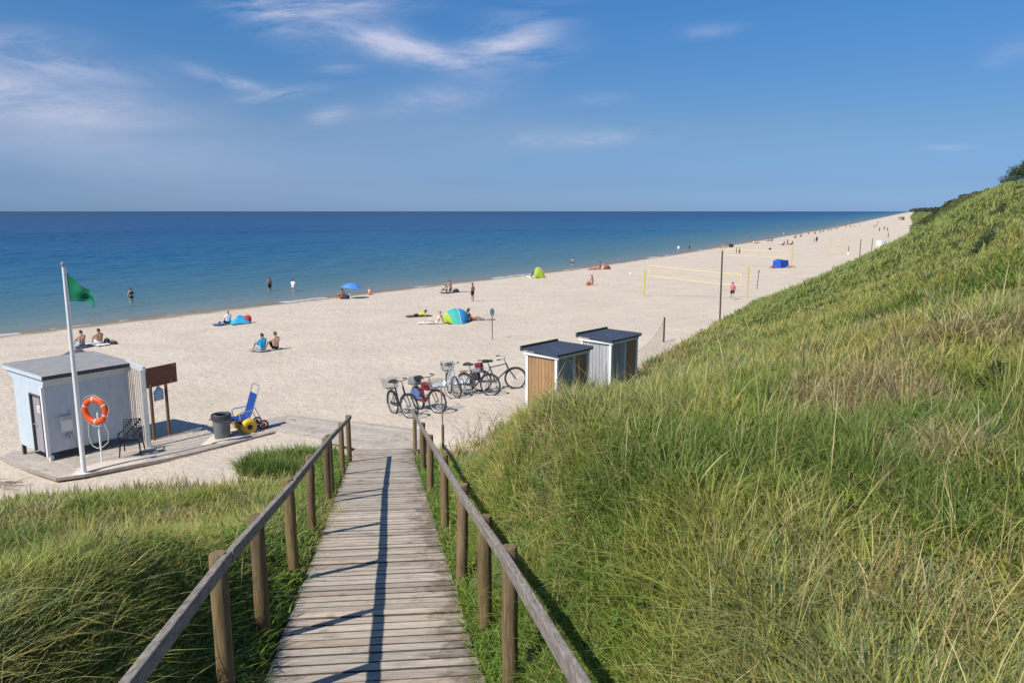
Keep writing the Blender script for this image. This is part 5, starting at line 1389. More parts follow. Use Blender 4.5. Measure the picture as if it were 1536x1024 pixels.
def body_bm(J, fat=1.0, grow=0.0, part='all'):
    bm = bmesh.new(); g = grow
    def B(a, b, ra, rb): blob(bm, a, b, ra * fat + g, rb * fat + g)
    def limb(s):
        if part in ('all',):
            B(J['sh_' + s] if 'sh_' + s in J else J['sh' + s], J['elb_' + s] if 'elb_' + s in J else J['elb' + s], .050, .040)
    def j(n, s): return J.get(n + '_' + s, J.get(n + s))
    for s in 'LR':
        sh, el, wr, hp, kn, an, to = (j(n, s) for n in ('sh', 'elb', 'wr', 'hip', 'knee', 'ankle', 'toe'))
        tor = lerp(J['C'], sh, .62); hpo = lerp(J['P'], hp, .75)
        if part in ('all', 'top'):
            B(lerp(hpo, tor, .1), tor, .092, .088); B(tor, lerp(sh, tor, .15), .08, .055); B(lerp(J['Nk'], sh, .25), sh, .045, .052)
            B(sh, lerp(sh, el, 1 if part == 'all' else .6), .052, .041 if part == 'all' else .05)
        if part == 'bra':
            B(lerp(hpo, tor, .72), lerp(hpo, tor, .88), .096, .094)
        if part in ('all', 'shorts', 'brief'):
            B(J['P'], hpo, .10, .10); B(hp, lerp(hp, kn, {'all': 1, 'shorts': .55, 'brief': .12}[part]), .09, {'all': .056, 'shorts': .085, 'brief': .088}[part])
            if part != 'all': B(lerp(hpo, tor, .0), lerp(hpo, tor, .14), .094, .092)
        if part == 'all':
            B(el, wr, .041, .027); B(kn, an, .056, .034); B(an, to, .036, .026)
            B(an, (an[0], an[1], max(.03, an[2] - .03)), .036, .03)
            d = (Vector(wr) - Vector(el)).normalized(); palm = Vector(wr) + d * .055; B(wr, palm, .024, .03)
    if part in ('all', 'top'): B(J['P'], J['C'], .10, .115); B(J['C'], lerp(J['C'], J['Nk'], .6), .11, .06)
    if part == 'bra': B(lerp(J['P'], J['C'], .80), lerp(J['P'], J['C'], 1), .112, .116)
    if part == 'all':
        h = Vector(J['Hd']); up = (h - Vector(J['Nk'])).normalized()
        fw = Vector((0, 1, 0)); fw = (fw - up * fw.dot(up)); fw = fw.normalized() if fw.length > .2 else Vector((0, 0, 1))
        B(J['C'], J['Nk'], .07, .055); B(J['Nk'], h - up * .02, .052, .058)
        B(h - up * .015 - fw * .015, h + up * .035 - fw * .02, .088, .094)      # skull
        B(h - up * .06 + fw * .03, h + up * .0 + fw * .03, .055, .068)           # jaw and face
        B(h - up * .012 + fw * .092, h - up * .030 + fw * .104, .012, .016)      # nose
        sd = up.cross(fw)
        for s in (-1, 1): B(h + sd * .092 * s - up * .03, h + sd * .094 * s + up * .02, .014, .018)   # ears
    return bm

def fingers(J, mb):
    for s in 'LR':
        wr = Vector(J.get('wr_' + s, J.get('wr' + s))); el = Vector(J.get('elb_' + s, J.get('elb' + s)))
        d = (wr - el).normalized(); sd = d.cross(Vector((0, 1, .3))); sd = sd.normalized() if sd.length > .1 else Vector((1, 0, 0)); nrm = sd.cross(d)
        base = wr + d * .07
        for i, L_ in enumerate((.062, .072, .066, .052)):
            o = sd * (i - 1.5) * .017
            mb.tube([base + o, base + o + d * L_ * .55 + nrm * .006, base + o + d * L_ + nrm * .022], [.0095, .0085, .0065], 6)
        t0 = wr + d * .03 + sd * .024; mb.tube([t0, t0 + d * .03 + sd * .028, t0 + d * .062 + sd * .036 + nrm * .012], [.011, .010, .008], 6)

SKIN = [mat('tanned_skin', (.44, .235, .145), rough=.55, var=.10, scale=9), mat('fair_skin', (.58, .35, .25), rough=.55, var=.10, scale=9), mat('deep_tan_skin', (.33, .165, .095), rough=.55, var=.10, scale=9)]
HAIR = [mat('dark_hair', (.025, .017, .012), rough=.6, var=.3, scale=40), mat('brown_hair', (.09, .05, .025), rough=.6, var=.3, scale=40), mat('fair_hair', (.34, .25, .13), rough=.6, var=.25, scale=40)]
M_EYE = mat('eye', (.03, .025, .02), rough=.3, var=.1); M_LIP = mat('lips', (.35, .10, .08), rough=.5, var=.1)
CL = {}
def cloth_m(nm, c):
    if nm not in CL: CL[nm] = mat(nm + '_swimwear', c, rough=.8, var=.14, scale=14)
    return CL[nm]
_CACHE = {}
def person(p, label, ps, face, skin=0, hair=0, wear=(), sc=1.0, fat=1.0, long_hair=False, group=None, low=False, sink=0):
    """face: direction (x, y) the person looks to; wear: (kind, colour name, rgb)"""
    t = thing('person', label, 'person', (p.x, p.y, p.z - sink), math.atan2(-face[0], face[1]), group, sc)
    J = POSES[ps]; vox = .032 if low else .02
    def g(part, grow, vx):
        key = (ps, part, fat, low, grow)
        if key not in _CACHE: _CACHE[key] = grown(body_bm(J, fat, grow, part), part, vx, 3 if low else 4)
        return _CACHE[key]
    me = g('all', 0.004, vox).copy(); me.materials.append(SKIN[skin])
    b = bpy.data.objects.new('body', me); COL.objects.link(b); b.parent = t
    if not low:
        bm = bmesh.new(); bm.from_mesh(me); mb = MB(); fingers(J, mb)
        vs = [bm.verts.new(v) for v in mb.v]
        for f in mb.f: bm.faces.new([vs[i] for i in f]).smooth = True
        bm.to_mesh(me); bm.free()
    names = {'shorts': 'shorts', 'brief': 'swim_trunks', 'bra': 'bikini_top', 'top': 'shirt'}
    for kind, nm, c in wear:
        m2 = g(kind, .013, vox * .9).copy(); m2.materials.append(cloth_m(nm, c))
        o = bpy.data.objects.new(names[kind], m2); COL.objects.link(o); o.parent = t
    h = Vector(J['Hd']); up = (h - Vector(J['Nk'])).normalized(); fw = Vector((0, 1, 0)); fw = (fw - up * fw.dot(up)); fw = fw.normalized() if fw.length > .2 else Vector((0, 0, 1))
    key = (ps, 'hair', long_hair, low)
    if key not in _CACHE:
        bm = bmesh.new(); blob(bm, h + up * .02 - fw * .035, h + up * .055 - fw * .015, .098, .096)
        if long_hair: blob(bm, h - up * .02 - fw * .06, h - up * .17 - fw * .07, .08, .05)
        _CACHE[key] = grown(bm, 'hair', .022, 2)
    m3 = _CACHE[key].copy(); m3.materials.append(HAIR[hair]); o = bpy.data.objects.new('hair', m3); COL.objects.link(o); o.parent = t
    if not low:
        sd = up.cross(fw); mb = MB()
        for s in (-1, 1): mb.lathe([(0, -.011), (.008, -.008), (.011, 0), (.008, .008), (0, .011)], 8, h + sd * .033 * s + fw * .086 + up * .012)
        mb.build('eyes', M_EYE, b, smooth=True)
        mb = MB(); mb.box(h - up * .062 + fw * .086, (.045, .012, .010)); mb.build('mouth', M_LIP, b, bevel=.003)
    return t
SEAWARD = (-.80, .60); AWAY = (.25, 1); ALONG = (.6, .8); TOME = (-.3, -1)
BLACK = ('black', (.015, .015, .018)); NAVY = ('navy', (.015, .02, .06)); LBLUE = ('light_blue', (.30, .45, .62)); WHITE = ('white', (.75, .75, .73)); CYAN = ('cyan', (.03, .36, .62)); REDS = ('red', (.45, .03, .03)); PINK = ('pink', (.62, .16, .22)); YELLOW = ('lime_yellow', (.55, .52, .03)); GREYC = ('grey', (.22, .22, .23)); DKRED = ('dark_red', (.24, .03, .03)); ORNG = ('orange', (.6, .2, .03))
def W_(kind, c): return (kind, *c)
def wp_(px, py): p = at(px, py, water=True, dune=False); return Vector((p.x, p.y, max(p.z, 0)))

# ---- in the water
person(wp_(198, 455), 'bather in a black bikini wading alone left of the two other waders', 'wade', SEAWARD, 1, 0, [W_('bra', BLACK), W_('brief', BLACK)], 1.0, .92, sink=.30)
person(wp_(405, 436.5), 'man in dark trunks wading in the shallows, arms close to his body', 'stand', SEAWARD, 0, 0, [W_('shorts', BLACK)], 1.0, sink=.25)
person(wp_(440, 437), 'wader in a white top standing in shallow water', 'wade', AWAY, 1, 1, [W_('top', WHITE), W_('brief', WHITE)], .95, .95, sink=.35)
person(wp_(858.8, 398.5), 'wader in a pale top standing in the sea beyond the red sunbathers', 'wade', ALONG, 1, 1, [W_('top', GREYC), W_('brief', NAVY)], .95, sink=.35)
person(wp_(1034, 374.5), 'dark wader in the sea close to the far waterline', 'stand', SEAWARD, 2, 0, [W_('shorts', NAVY)], 1.0, low=True, sink=.3)
person(wp_(1017.6, 374.5), 'pale bather low in the sea left of the dark wader', 'wade', ALONG, 1, 2, [W_('top', WHITE)], 1.0, low=True, sink=.75)
# ---- pair behind the hut
def towel(p, m, label, w=.75, l=1.6, face=SEAWARD, seed=1, group=None): return cloth('towel', Vector((p.x, p.y, p.z)), w, l, math.atan2(-face[0], face[1]), m, label, 'towel', 0, seed, group, 8, 0)
M_TWD = mat('dark_towel', (.06, .065, .10), rough=.9, var=.2); M_TWW = mat('white_towel', (.68, .68, .66), rough=.9, var=.08); M_TWB = mat('blue_towel', (.05, .14, .36), rough=.9, var=.15); M_TWG = mat('grey_towel', (.30, .29, .28), rough=.9, var=.15)
M_TWT = mat('turquoise_towel', (.04, .33, .55), rough=.9, var=.12); M_TWR = mat('red_towel', (.42, .05, .05), rough=.9, var=.15)
def off(p, dx, dy): q = Vector((p.x + dx, p.y + dy, 0)); q.z = float(beach_z(q.x, q.y)); return q
a = gp(123, 519.5); towel(off(a, .25, .05), M_TWD, 'dark towel under the man in light blue shorts', .8, 1.5, AWAY, 2)
person(off(a, 0, 0) + Vector((0, 0, .03)), 'shirtless man in light blue shorts sitting on a dark towel beside the flagpole', 'sit_knees', SEAWARD, 1, 0, [W_('shorts', LBLUE)], 1.05)
a = gp(149.5, 516.5); towel(off(a, -.1, -.05), M_TWW, 'white towel under the man in white shorts', .8, 1.7, SEAWARD, 3)
person(off(a, 0, 0) + Vector((0, 0, .03)), 'shirtless man in white shorts sitting on a white towel right of the flagpole', 'sit_knees', SEAWARD, 0, 0, [W_('shorts', WHITE)], 1.05)
bag(gp(161, 515.5), (.42, .34, .32), M_DKCLOTH, 'black bag on the sand next to the man in white shorts', seed=1)
bag(gp(170, 516), (.55, .35, .22), M_DKCLOTH, 'flat dark bundle at the right end beside the black bag', 'bundle', 'bundle', seed=2)
cloth('blanket', gp(116, 532.5), 1.5, .7, R(5), M_TWD, 'dark crumpled blanket on the sand just behind the hut roof', 'blanket', .28, 5)
# ---- white shirt and bags
a = gp(343, 485.5); towel(off(a, -.2, -.1), M_TWB, 'dark blue towel under the person in white', .9, 1.8, ALONG, 4)
person(off(a, 0, 0) + Vector((0, 0, .03)), 'fair haired person in a white shirt sitting next to the turquoise heap', 'sit_cross', SEAWARD, 1, 2, [W_('top', WHITE), W_('shorts', BLACK)], 1.02, 1.04)
bag(gp(329.5, 485.5), (.22, .16, .16), M_DKCLOTH, 'tiny black object on the sand left of the person in white', 'bundle', 'bundle', seed=3)
cloth('beach_blanket', gp(361, 485.5), 1.35, .9, R(30), M_TWT, 'turquoise blanket heaped up beside the red round bag', 'blanket', .55, 6)
bag(gp(371.5, 484.5), (.58, .46, .56), M_REDC, 'round red bag standing behind the turquoise blanket', seed=4)
# ---- two seated men nearest on the left beach
a = gp(394, 526); towel(off(a, -.25, .1), M_TWG, 'pale grey towel under the person in the blue shirt', .7, 1.3, SEAWARD, 7)
person(off(a, 0, 0) + Vector((0, 0, .03)), 'person in a bright blue shirt sitting on the sand facing the sea', 'sit_knees', SEAWARD, 0, 0, [W_('top', CYAN), W_('shorts', LBLUE)], 1.05)
a = gp(413.5, 523.5)
person(a, 'shirtless man in dark shorts sitting beside the person in the blue shirt', 'sit_knees', SEAWARD, 1, 1, [W_('shorts', BLACK)], 1.10)
# ---- under the umbrella
a = gp(513.5, 448.5); person(a, 'sunbather with dark trunks sitting in the shade by the blue umbrella', 'sit_knees', SEAWARD, 2, 0, [W_('shorts', DKRED)], 1.1)
bag(gp(519.5, 448.3), (.6, .5, .48), M_NAVY, 'dark navy bag between the umbrella pole and the sunbather', seed=5)
person(gp(554, 442.3), 'small child in red sitting at the waterline right of the blue umbrella', 'sit_cross', ALONG, 1, 2, [W_('brief', REDS)], .80)
# ---- standing boy, pair beyond him
person(gp(709, 452.5), 'shirtless boy in navy trunks standing with his back to the boardwalk', 'stand', SEAWARD, 0, 0, [W_('shorts', NAVY)], .97, .92)
a = gp(676, 438.5); person(a, 'man in grey shorts kneeling on a towel near the waterline', 'kneel', SEAWARD, 0, 0, [W_('shorts', GREYC)], .98)
person(gp(669, 438.7), 'sunbather sitting left of the kneeling man near the waterline', 'sit_knees', SEAWARD, 2, 1, [W_('bra', WHITE), W_('brief', WHITE)], .95)
towel(gp(673, 439.2), M_TWD, 'dark towel under the kneeling man', 1.2, 1.7, ALONG, 8)
bag(gp(683.5, 438.5), (.62, .4, .40), M_DKCLOTH, 'dark bag right of the kneeling man', seed=6)
cloth('towel', gp(693, 437.7), 1.5, .5, R(0), M_TWG, 'grey towel spread right of the dark bag near the waterline', 'towel', 0, 9, None, 8, 0)
# ---- lying in yellow, tent people
a = gp(629, 475); towel(off(a, 0, 0), M_TWD, 'dark towel under the sunbather in the lime top', .8, 1.9, (1, .25), 10)
person(off(a, -.1, 0) + Vector((0, 0, .03)), 'sunbather in a lime yellow top lying face down on a dark towel', 'prone', (1, .25), 2, 0, [W_('top', YELLOW), W_('shorts', BLACK)], 1.0)
a = gp(664, 483.5); person(off(a, -.35, -.35), 'sunbather with legs stretched out leaning back at the left side of the dome tent', 'sit_lean', (-1, .05), 1, 2, [W_('brief', WHITE), W_('bra', WHITE)], 1.0, .95)
cloth('towel', off(a, -.75, -.3), 1.9, .8, R(0), M_TWW, 'whitish towel in front of the dome tent', 'towel', 0, 11, None, 8, 0)
a = gp(702, 480.8); person(off(a, .25, -.15) + Vector((0, 0, .02)), 'tanned woman in a dark bikini leaning back right of the dome tent', 'sit_lean', (1, .12), 2, 0, [W_('bra', DKRED), W_('brief', DKRED)], 1.0, .92, True)
cloth('towel', off(a, .75, .05), 2.3, .75, R(5), M_TWG, 'grey towel under the tanned woman by the dome tent', 'towel', 0, 12, None, 8, 0)
# ---- lime tent neighbour
def fold_chair(p, label, m, rz):
    t = thing('beach_chair', label, 'chair', p, rz)
    m_ = MB(); m_.grid([[Vector((x, y, .30 - .03 * (1 - (x / .25) ** 2))) for y in np.linspace(-.22, .22, 5)] for x in np.linspace(-.25, .25, 5)], .012); m_.build('seat', m, t, smooth=True)
    m_ = MB(); m_.grid([[Vector((x, -.22 - .2 * k, .30 + .55 * k)) for k in np.linspace(0, 1, 5)] for x in np.linspace(-.25, .25, 5)], .012); m_.build('backrest', m, t, smooth=True)
    for s in (-.26, .26):
        for (y0, y1) in ((-.28, .26), (.28, -.26)): m_ = MB(); m_.tube([(s, y0, 0), (s, y1, .32)], .013, 6); m_.build('leg', M_ALU, t, smooth=True)
        m_ = MB(); m_.tube([(s, -.30, .52), (s, .2, .50)], .016, 6); m_.build('armrest', M_ALU, t, smooth=True)
    return t
fold_chair(gp(795, 417), 'pale blue folding beach chair left of the lime tent', mat('pale_blue_cloth', (.32, .45, .52), rough=.7, var=.1), R(60))
# ---- red group and kneeling figure
person(gp(900.4, 404.3), 'sunburnt sunbather sitting upright in the group by the red towel', 'kneel', SEAWARD, 2, 0, [W_('shorts', REDS)], .95)
a = gp(892, 404); person(a, 'sunbather lying flat left of the upright sunburnt sunbather', 'supine', (-.8, .3), 2, 1, [W_('shorts', DKRED)], 1.0)
cloth('towel', gp(893, 404.3), 2.2, .8, R(10), M_TWR, 'red towel left of the sunburnt sunbather', 'towel', 0, 13, None, 8, 0)
bag(gp(910.5, 403.8), (.95, .6, .55), mat('dark_red_cloth', (.25, .05, .04), rough=.8, var=.2), 'dark red bag right of the sunburnt sunbather', seed=7)
person(gp(888.7, 428.3), 'tanned person kneeling alone on the open sand in front of the red group', 'kneel', SEAWARD, 0, 0, [W_('brief', ('sand', (.4, .25, .15)))], .92)
bag(gp(883, 428), (.55, .4, .42), mat('rust_cloth', (.35, .08, .05), rough=.8, var=.2), 'rust red bag left of the kneeling person', seed=8)
bag(gp(946, 411.5), (.30, .24, .24), M_TWW, 'small white bag alone on the sand left of the near net', seed=9)
person(gp(1098, 450), 'child in a pink shirt walking past the right post of the near net', 'walk', TOME, 1, 0, [W_('top', PINK), W_('shorts', NAVY)], .80, .95)
# people beside the blue box shelter
for dx, lab in ((-1.1, 'sunbather in red lying at the left edge of the blue box shelter'), (1.05, 'sunbather in red lying at the right edge of the blue box shelter')):
    a = gp(1170.5, 401.5); person(off(a, dx, -.5), lab, 'supine', (.9 if dx < 0 else -.9, .5), 2, 0, [W_('shorts', REDS)], .95, low=True)
# ---- the groups farther along the waterline
person(gp(1090, 371.7), 'sunburnt figure sitting amid the farther group beyond the near net', 'kneel', SEAWARD, 2, 0, [W_('shorts', ORNG)], 1.0, low=True)
person(gp(1083, 372.4), 'figure lying at the left end of the farther group beyond the near net', 'supine', (-.8, .3), 0, 1, [W_('shorts', GREYC)], 1.1, low=True)
bag(gp(1096.5, 371), (1.1, .8, .85), M_DKCLOTH, 'dark bag at the right end of the farther group beyond the near net', seed=11)
person(gp(1104.5, 381), 'small standing figure in grey beside the seated dark figure', 'stand', SEAWARD, 2, 0, [W_('top', GREYC), W_('shorts', BLACK)], .75, low=True)
person(gp(1109.5, 381), 'dark clothed figure sitting on a pale towel in the open sand', 'kneel', SEAWARD, 2, 0, [W_('top', BLACK), W_('shorts', BLACK)], .95, low=True)
towel(gp(1111, 381.3), M_TWW, 'pale towel under the dark clothed figure', 1.2, 1.8, ALONG, 14)
person(gp(1126.5, 364), 'orange tanned figure standing at the waterline in the middle distance', 'stand', SEAWARD, 2, 0, [W_('shorts', ORNG)], 1.0, low=True)
person(gp(1130.5, 365.4), 'pale figure sitting right of the orange tanned standing figure', 'sit_knees', SEAWARD, 1, 1, [W_('top', WHITE)], 1.0, low=True)
person(gp(1135, 365.2), 'dark figure lying right of the pale seated figure', 'supine', SEAWARD, 2, 0, [W_('shorts', BLACK)], 1.1, low=True)
person(gp(1224.8, 365), 'standing dark figure next to a small child far up the beach', 'stand', AWAY, 2, 0, [W_('top', BLACK), W_('shorts', NAVY)], 1.0, low=True)
person(gp(1221, 364.3), 'small child beside the standing dark figure far up the beach', 'stand', AWAY, 2, 0, [W_('top', GREYC)], .62, low=True)
person(gp(1181.5, 367.5), 'red clothed figure sitting in the middle of the far dark group', 'kneel', SEAWARD, 2, 0, [W_('top', REDS)], 1.1, low=True)
for px_, py_, lab in ((1174.5, 368, 'dark figure lying at the left end of the far dark group'), (1187, 367.3, 'dark figure lying at the right end of the far dark group')):
    person(gp(px_, py_), lab, 'sit_lean', SEAWARD, 2, 0, [W_('top', BLACK), W_('shorts', BLACK)], 1.1, low=True)
person(gp(1152.5, 362), 'reclining figure in the left part of the pair under the far waterline', 'sit_lean', SEAWARD, 2, 0, [W_('shorts', NAVY)], 1.1, low=True)
person(gp(1157, 362.2), 'reclining figure in dark clothes at the right part of the pair under the far waterline', 'sit_lean', SEAWARD, 2, 0, [W_('top', BLACK)], 1.1, low=True)
towel(gp(1171.5, 359.4), M_TWW, 'white towel spread near the far waterline', 1.6, 2.4, ALONG, 15)
bag(gp(1155, 374.3), (.5, .4, .4), M_DKCLOTH, 'dark bundle alone on the far open sand left of the yellow post', 'bundle', 'bundle', seed=12)

# ---- specks along the far shore: the same few figures copied
far_seat = person(gp(1193.6, 357.3), 'tiny sunbather sitting far up the beach by the waterline', 'sit_knees', SEAWARD, 2, 0, [W_('shorts', NAVY)], 1.2, low=True, group='distant sunbathers sitting by the waterline')
for px_, py_ in ((1201.7, 355.2), (1213.4, 350.9), (1223, 351), (1230.7, 349.2), (1235.5, 348), (1242.7, 346), (1247.6, 345.3), (1253.5, 343.8), (1256.5, 343.4), (1269, 340.8), (1281.5, 340.2), (1276, 340.6)):
    c = copy_tree(far_seat); c.location = gp(px_, py_); c.scale = [random.uniform(.9, 1.2)] * 3; c.rotation_euler.z += random.uniform(-.9, .9)
far_stand = person(gp(1290, 339.4), 'tiny figure standing far off on the open sand towards the dune', 'stand', SEAWARD, 2, 0, [W_('shorts', BLACK)], 1.05, low=True, group='distant figures standing on the open sand')
for px_, py_ in ((1315, 340.5), (1311, 342.8), (1317, 335.2), (1296.5, 334.2), (1331, 347.6), (1326, 346), (1319, 348), (1332, 358)):
    c = copy_tree(far_stand); c.location = gp(px_, py_); c.rotation_euler.z += random.uniform(-1, 1)
far_swim = person(wp_(1254.8, 339.5), 'tiny pale bather standing in the sea along the far waterline', 'stand', SEAWARD, 1, 2, [W_('top', WHITE)], 1.1, low=True, sink=.4, group='distant bathers in the sea')
for px_, py_ in ((1175.4, 354.5), (1273, 335.5), (1292, 332)):
    c = copy_tree(far_swim); c.location = wp_(px_, py_) - Vector((0, 0, .4))
# ================================================================== shrubs, dry stalks, far wood
M_LEAF = None
def leaf_mat(nm, c): return mat(nm, c, rough=.6, var=.35, scale=2.5, transl=.25, attr='tint')
def leaf_cloud(n, blobs, size, rs, flat=.4):
    """leaf faces spread through the volume of several clumps: (centre, radii)"""
    V = []; C = []
    for c, r in blobs:
        k = int(n * (r[0] * r[1] * r[2]) ** .66 / sum((q[0] * q[1] * q[2]) ** .66 for _, q in blobs))
        d = rs.normal(0, 1, (k, 3)); d /= np.linalg.norm(d, axis=1)[:, None]; q = rs.rand(k, 1) ** .42
        P = np.array(c) + d * q * np.array(r) * (.85 + .3 * rs.rand(k, 1)); k = len(P)
        a = rs.normal(0, 1, (k, 3)); a /= np.linalg.norm(a, axis=1)[:, None]; b = np.cross(a, rs.normal(0, 1, (k, 3))); b /= np.linalg.norm(b, axis=1)[:, None]
        s = size * rs.uniform(.6, 1.3, (k, 1))
        V.append(np.stack([P - a * s, P + b * s * flat, P + a * s, P - b * s * flat], 1)); C.append(np.repeat(rs.uniform(.55, 1.4, (k, 1)) * rs.uniform(.9, 1.1, (k, 3)), 4, 0))
    V = np.concatenate(V).reshape(-1, 3); C = np.concatenate(C)
    return V, np.arange(len(V)).reshape(-1, 4), C

def shrub(p, label, blobs, n, size, m, seed, group=None, cat='bush', name='bush', stems=6):
    t = thing(name, label, cat, p, 0, group); rs = np.random.RandomState(seed)
    # every clump sits on the ground under it
    blobs = [((c[0], c[1], c[2] + gz(p.x + c[0], p.y + c[1]) - gz(p.x, p.y)), r) for c, r in blobs]
    V, Q, C = leaf_cloud(n, blobs, size, rs)
    o = raw_mesh('foliage', V, quads=Q, attrs={'tint': C}, smooth=False); o.data.materials.append(m); o.parent = t
    m_ = MB()
    for i in range(stems):
        c, r = blobs[i % len(blobs)]; e = Vector(c) + Vector(rs.normal(0, .35, 3)) * r[0]
        m_.tube([(rs.normal(0, .08), rs.normal(0, .08), -.2), (e.x * .5 + rs.normal(0, .05), e.y * .5, e.z * .55), tuple(e)], [.03, .02, .008], 6)
    m_.build('stems', M_TWIG, t, smooth=True); return t
M_TWIG = mat('brown_twig', (.12, .085, .05), rough=.85, var=.3)
L1 = leaf_mat('shrub_leaf', (.062, .098, .026)); L2 = leaf_mat('dark_shrub_leaf', (.050, .070, .022)); L3 = leaf_mat('olive_leaf', (.085, .10, .035)); L4 = leaf_mat('bright_leaf', (.085, .15, .03))
def crest(px):
    """the skyline of the dune in one direction"""
    d = ray(px, 320); y = np.linspace(12, 360, 1400); x = d[0] / d[1] * y; i = int(np.argmax((ground(x, y) - EYE) / y)); return Vector((x[i], y[i], ground(x, y)[i] - .05)), y[i]
def on(px, r):
    """a spot on the dune in the direction of a picture column, r metres out"""
    d = ray(px, 320); y = r; x = d[0] / d[1] * y; return Vector((x, y, gz(x, y) - .05))
# the large bush on the crest
bc_, br_ = crest(1528); print('crest bush at', br_)
BK = br_ / 47 * .66
shrub(bc_, 'large dark green bush on the crest at the right end of the dune', [(tuple(q * BK for q in c_), tuple(q * BK for q in r_)) for c_, r_ in (((0, 0, .8), (1.4, 1.3, .85)), ((1.3, .3, 1.1), (1.5, 1.3, 1.1)), ((-1.3, -.2, .35), (.9, .9, .5)), ((2.8, .5, 1.3), (1.6, 1.4, 1.2)), ((.4, .2, 1.5), (.6, .6, .45)), ((-.6, 0, .95), (.6, .6, .5)))], 7500, .085 * BK, L1, 1, stems=10)
for i, (px, r, s, lab) in enumerate(((1478, 66, .8, 'low bush on the dune crest left of the large dark bush'), (1460, 76, .75, 'second low bush down the dune crest from the large bush'), (1447, 84, .9, 'dark bush with a pointed top along the sinking crest'), (1432, 98, .95, 'wide dark bush half way down the sinking crest'), (1420, 112, 1.0, 'dark bush third from the far end of the crest'), (1408, 128, 1.15, 'dark bush second from the far end of the crest'), (1398, 146, 1.5, 'tall dark bush at the far end of the dune crest'))):
    cp_, cr_ = crest(px); s = s * cr_ / 210; rs_ = np.random.RandomState(300 + i)
    bl = [((rs_.uniform(-2.6, 2.6) * s, rs_.uniform(-1.5, 1.5) * s, rs_.uniform(.05, .35) * s), (rs_.uniform(.5, .9) * s, rs_.uniform(.5, .9) * s, rs_.uniform(.35, .62) * s)) for _ in range(9)]
    shrub(Vector((cp_.x, cp_.y, cp_.z - .12 * s)), lab, bl, 3200, .075 * s, L2 if i > 2 else L3, 10 + i, 'dark bushes along the dune crest')
b = at(1390, 336); shrub(Vector((b.x, b.y, b.z - .1)), 'brownish bush below the end of the crest above the far beach', [((0, 0, .7), (2.2, 1.8, 1.0)), ((2, .5, .9), (2, 1.6, 1.2))], 1200, .2, L3, 30)
# leafy plants in the grass
for px, py, s, lab, m, sd in ((1478, 372, .40, 'small dark leafy plant standing out of the pale grass high on the dune', L1, 41), (1463, 386, .30, 'tiny leafy plant just below the dark leafy plant', L1, 42), (1500, 300 + 22, .42, 'leafy clump in the grass below the large bush', L3, 43),
                              (1492, 585, .22, 'dark green leafy plant at the right edge of the dune face', L1, 44), (1385, 640, .17, 'small leafy weed in the middle of the dune face', L3, 45)):
    b = at(px, py); shrub(Vector((b.x, b.y, b.z)), lab, [((0, 0, .5 * s), (.5 * s, .5 * s, .45 * s)), ((.4 * s, .1, .75 * s), (.4 * s, .35 * s, .3 * s)), ((-.4 * s, 0, .4 * s), (.35 * s, .35 * s, .3 * s))], 420, .11 * s, m, sd, None, 'plant', 'leafy_plant', 4)
# dry stalks by the right hand rail
M_STRAW = mat('dry_stalk', (.30, .225, .13), rough=.85, var=.25)
for k, (px, py, h, n, lab) in enumerate(((712, 655, .95, 9, 'bare dry brown stalks arching over the sand right of the stake'), (742, 640, .95, 9, 'bare dry brown stalks in front of the orange cabin wall'), (690, 668, .7, 7, 'low bare dry twigs beside the right handrail end'))):
    b = at(px, py); t = thing('dry_stalks', lab, 'dead plant', Vector((b.x, b.y, b.z - .03))); m_ = MB(); rs = random.Random(60 + k)
    for i in range(n):
        a = rs.uniform(-2.6, .6); l = rs.uniform(.25, .75) * h; hh = h * rs.uniform(.5, 1)
        bx_, by_ = rs.gauss(0, .12), rs.gauss(0, .12); ex, ey = math.cos(a) * l, math.sin(a) * l * .6
        pts = [(bx_ + ex * q ** 1.4, by_ + ey * q ** 1.4, hh * (q - .28 * q * q)) for q in np.linspace(0, 1, 7)]
        m_.tube(pts, list(np.linspace(.008, .003, 7)), 5)
        if i % 2: p = Vector(pts[4]); m_.tube([p, p + Vector((rs.uniform(-.12, .12), rs.uniform(-.1, .1), .14))], [.004, .002], 4)
    m_.build('stems', M_STRAW, t)
# driftwood twigs by the hut path
for k, (px, py, lab) in enumerate(((14, 724, 'dark dry twigs on the sand left of the plank path corner'), (22, 731, 'lower dark dry twigs beside the left dune grass'))):
    b = at(px, py); t = thing('dry_twigs', lab, 'twigs', Vector((b.x, b.y, b.z))); m_ = MB(); rs = random.Random(80 + k)
    for i in range(9):
        a = rs.uniform(-.5, .9); l = rs.uniform(.3, .9); c = Vector((rs.gauss(0, .3), rs.gauss(0, .15), .03)); d = Vector((math.cos(a), math.sin(a) * .7, rs.uniform(-.02, .16))) * l / 2
        m_.tube([c - d, c + Vector((0, 0, .02)), c + d], [.009, .008, .003], 5)
    m_.build('twigs', M_TWIG, t)
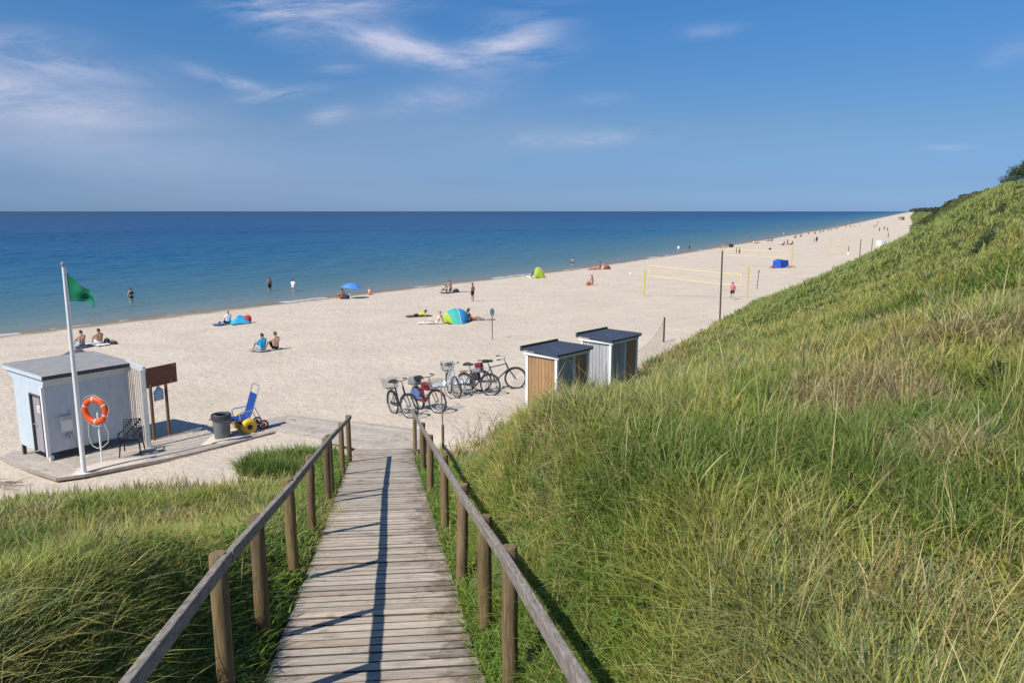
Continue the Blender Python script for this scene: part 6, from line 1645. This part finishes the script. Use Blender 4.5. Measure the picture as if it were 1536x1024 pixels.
# the far wood that closes the coast, and a pale house before it
rs = np.random.RandomState(77); blobs = []
for i in range(420):
    y = np.exp(rs.uniform(np.log(1500), np.log(7000))); k = rs.uniform(0, 1)
    x = np.interp(y, FT[:, 1], FT[:, 0]) + y * (-.002 + .06 * k) + 12; h = rs.uniform(5, 8.5) * (1 + .3 * k)
    z = float(ground(np.array([x]), np.array([y]))[0]); blobs.append(((x, y, z + h * .5), (y * .006 + 8, y * .006 + 10, h * .55)))
V, Q, C = leaf_cloud(60000, blobs, 2.0, rs, .8)
o = raw_mesh('far_wood', V, quads=Q, attrs={'tint': C}, smooth=False); o.data.materials.append(leaf_mat('hazy_wood_leaf', (.062, .090, .060))); tag(o, 'dark strip of far woodland closing the coast at the horizon', 'woodland', kind='stuff')  # bluish haze of the distance is mixed into this leaf colour
# blown-out sand faces and turf on the low dunes between the near dune and the coast
def low_turf():
    n = 5200; y = np.exp(grng.uniform(np.log(400), np.log(1300), n)); x = np.interp(y, FT[:, 1], FT[:, 0]) + np.abs(grng.normal(0, .035, n)) * y + 2
    k = vnoise(x, y, 26, 71) > .34; x, y = x[k], y[k]
    return tufts(x, y, np.full(len(x), 5), .6, 1.3, np.full(len(x), 1.4), None, wide=2.2, straw=.30, segs=2)
merge('far_dune_grass', [low_turf()], GM, 'olive grass on the low dunes beyond the end of the big dune', 'grass')
d = at(1352, 330.2); t = thing('beach_kiosk', 'low brown hut at the far dune foot seen beyond the bathers', 'hut', d, R(35))
m_ = MB(); m_.box((0, 0, 1.1), (5, 3, 2.2)); m_.build('wall', M_DARKBROWN, t); m_ = MB(); m_.prism([(-1.9, 0), (1.9, 0), (0, 1.0)], -2.8, 2.8); m_.v = [(z, x, y + 2.21) for x, y, z in m_.v]; m_.build('roof', M_GREYROOF, t)
hx_, hy_ = 1900 * .545, 1900
t = thing('white_house', 'tiny white house on the far green dunes before the wood', 'house', (hx_, hy_, gz(hx_, hy_)), R(20))
m_ = MB(); m_.box((0, 0, 2), (9, 6, 4.2)); m_.build('wall', M_WHITE, t); m_ = MB(); m_.prism([(-3.4, 0), (3.4, 0), (0, 2.2)], -4.8, 4.8); m_.v = [(z, x, y + 4.1) for x, y, z in m_.v]; m_.build('roof', M_GREYROOF, t)
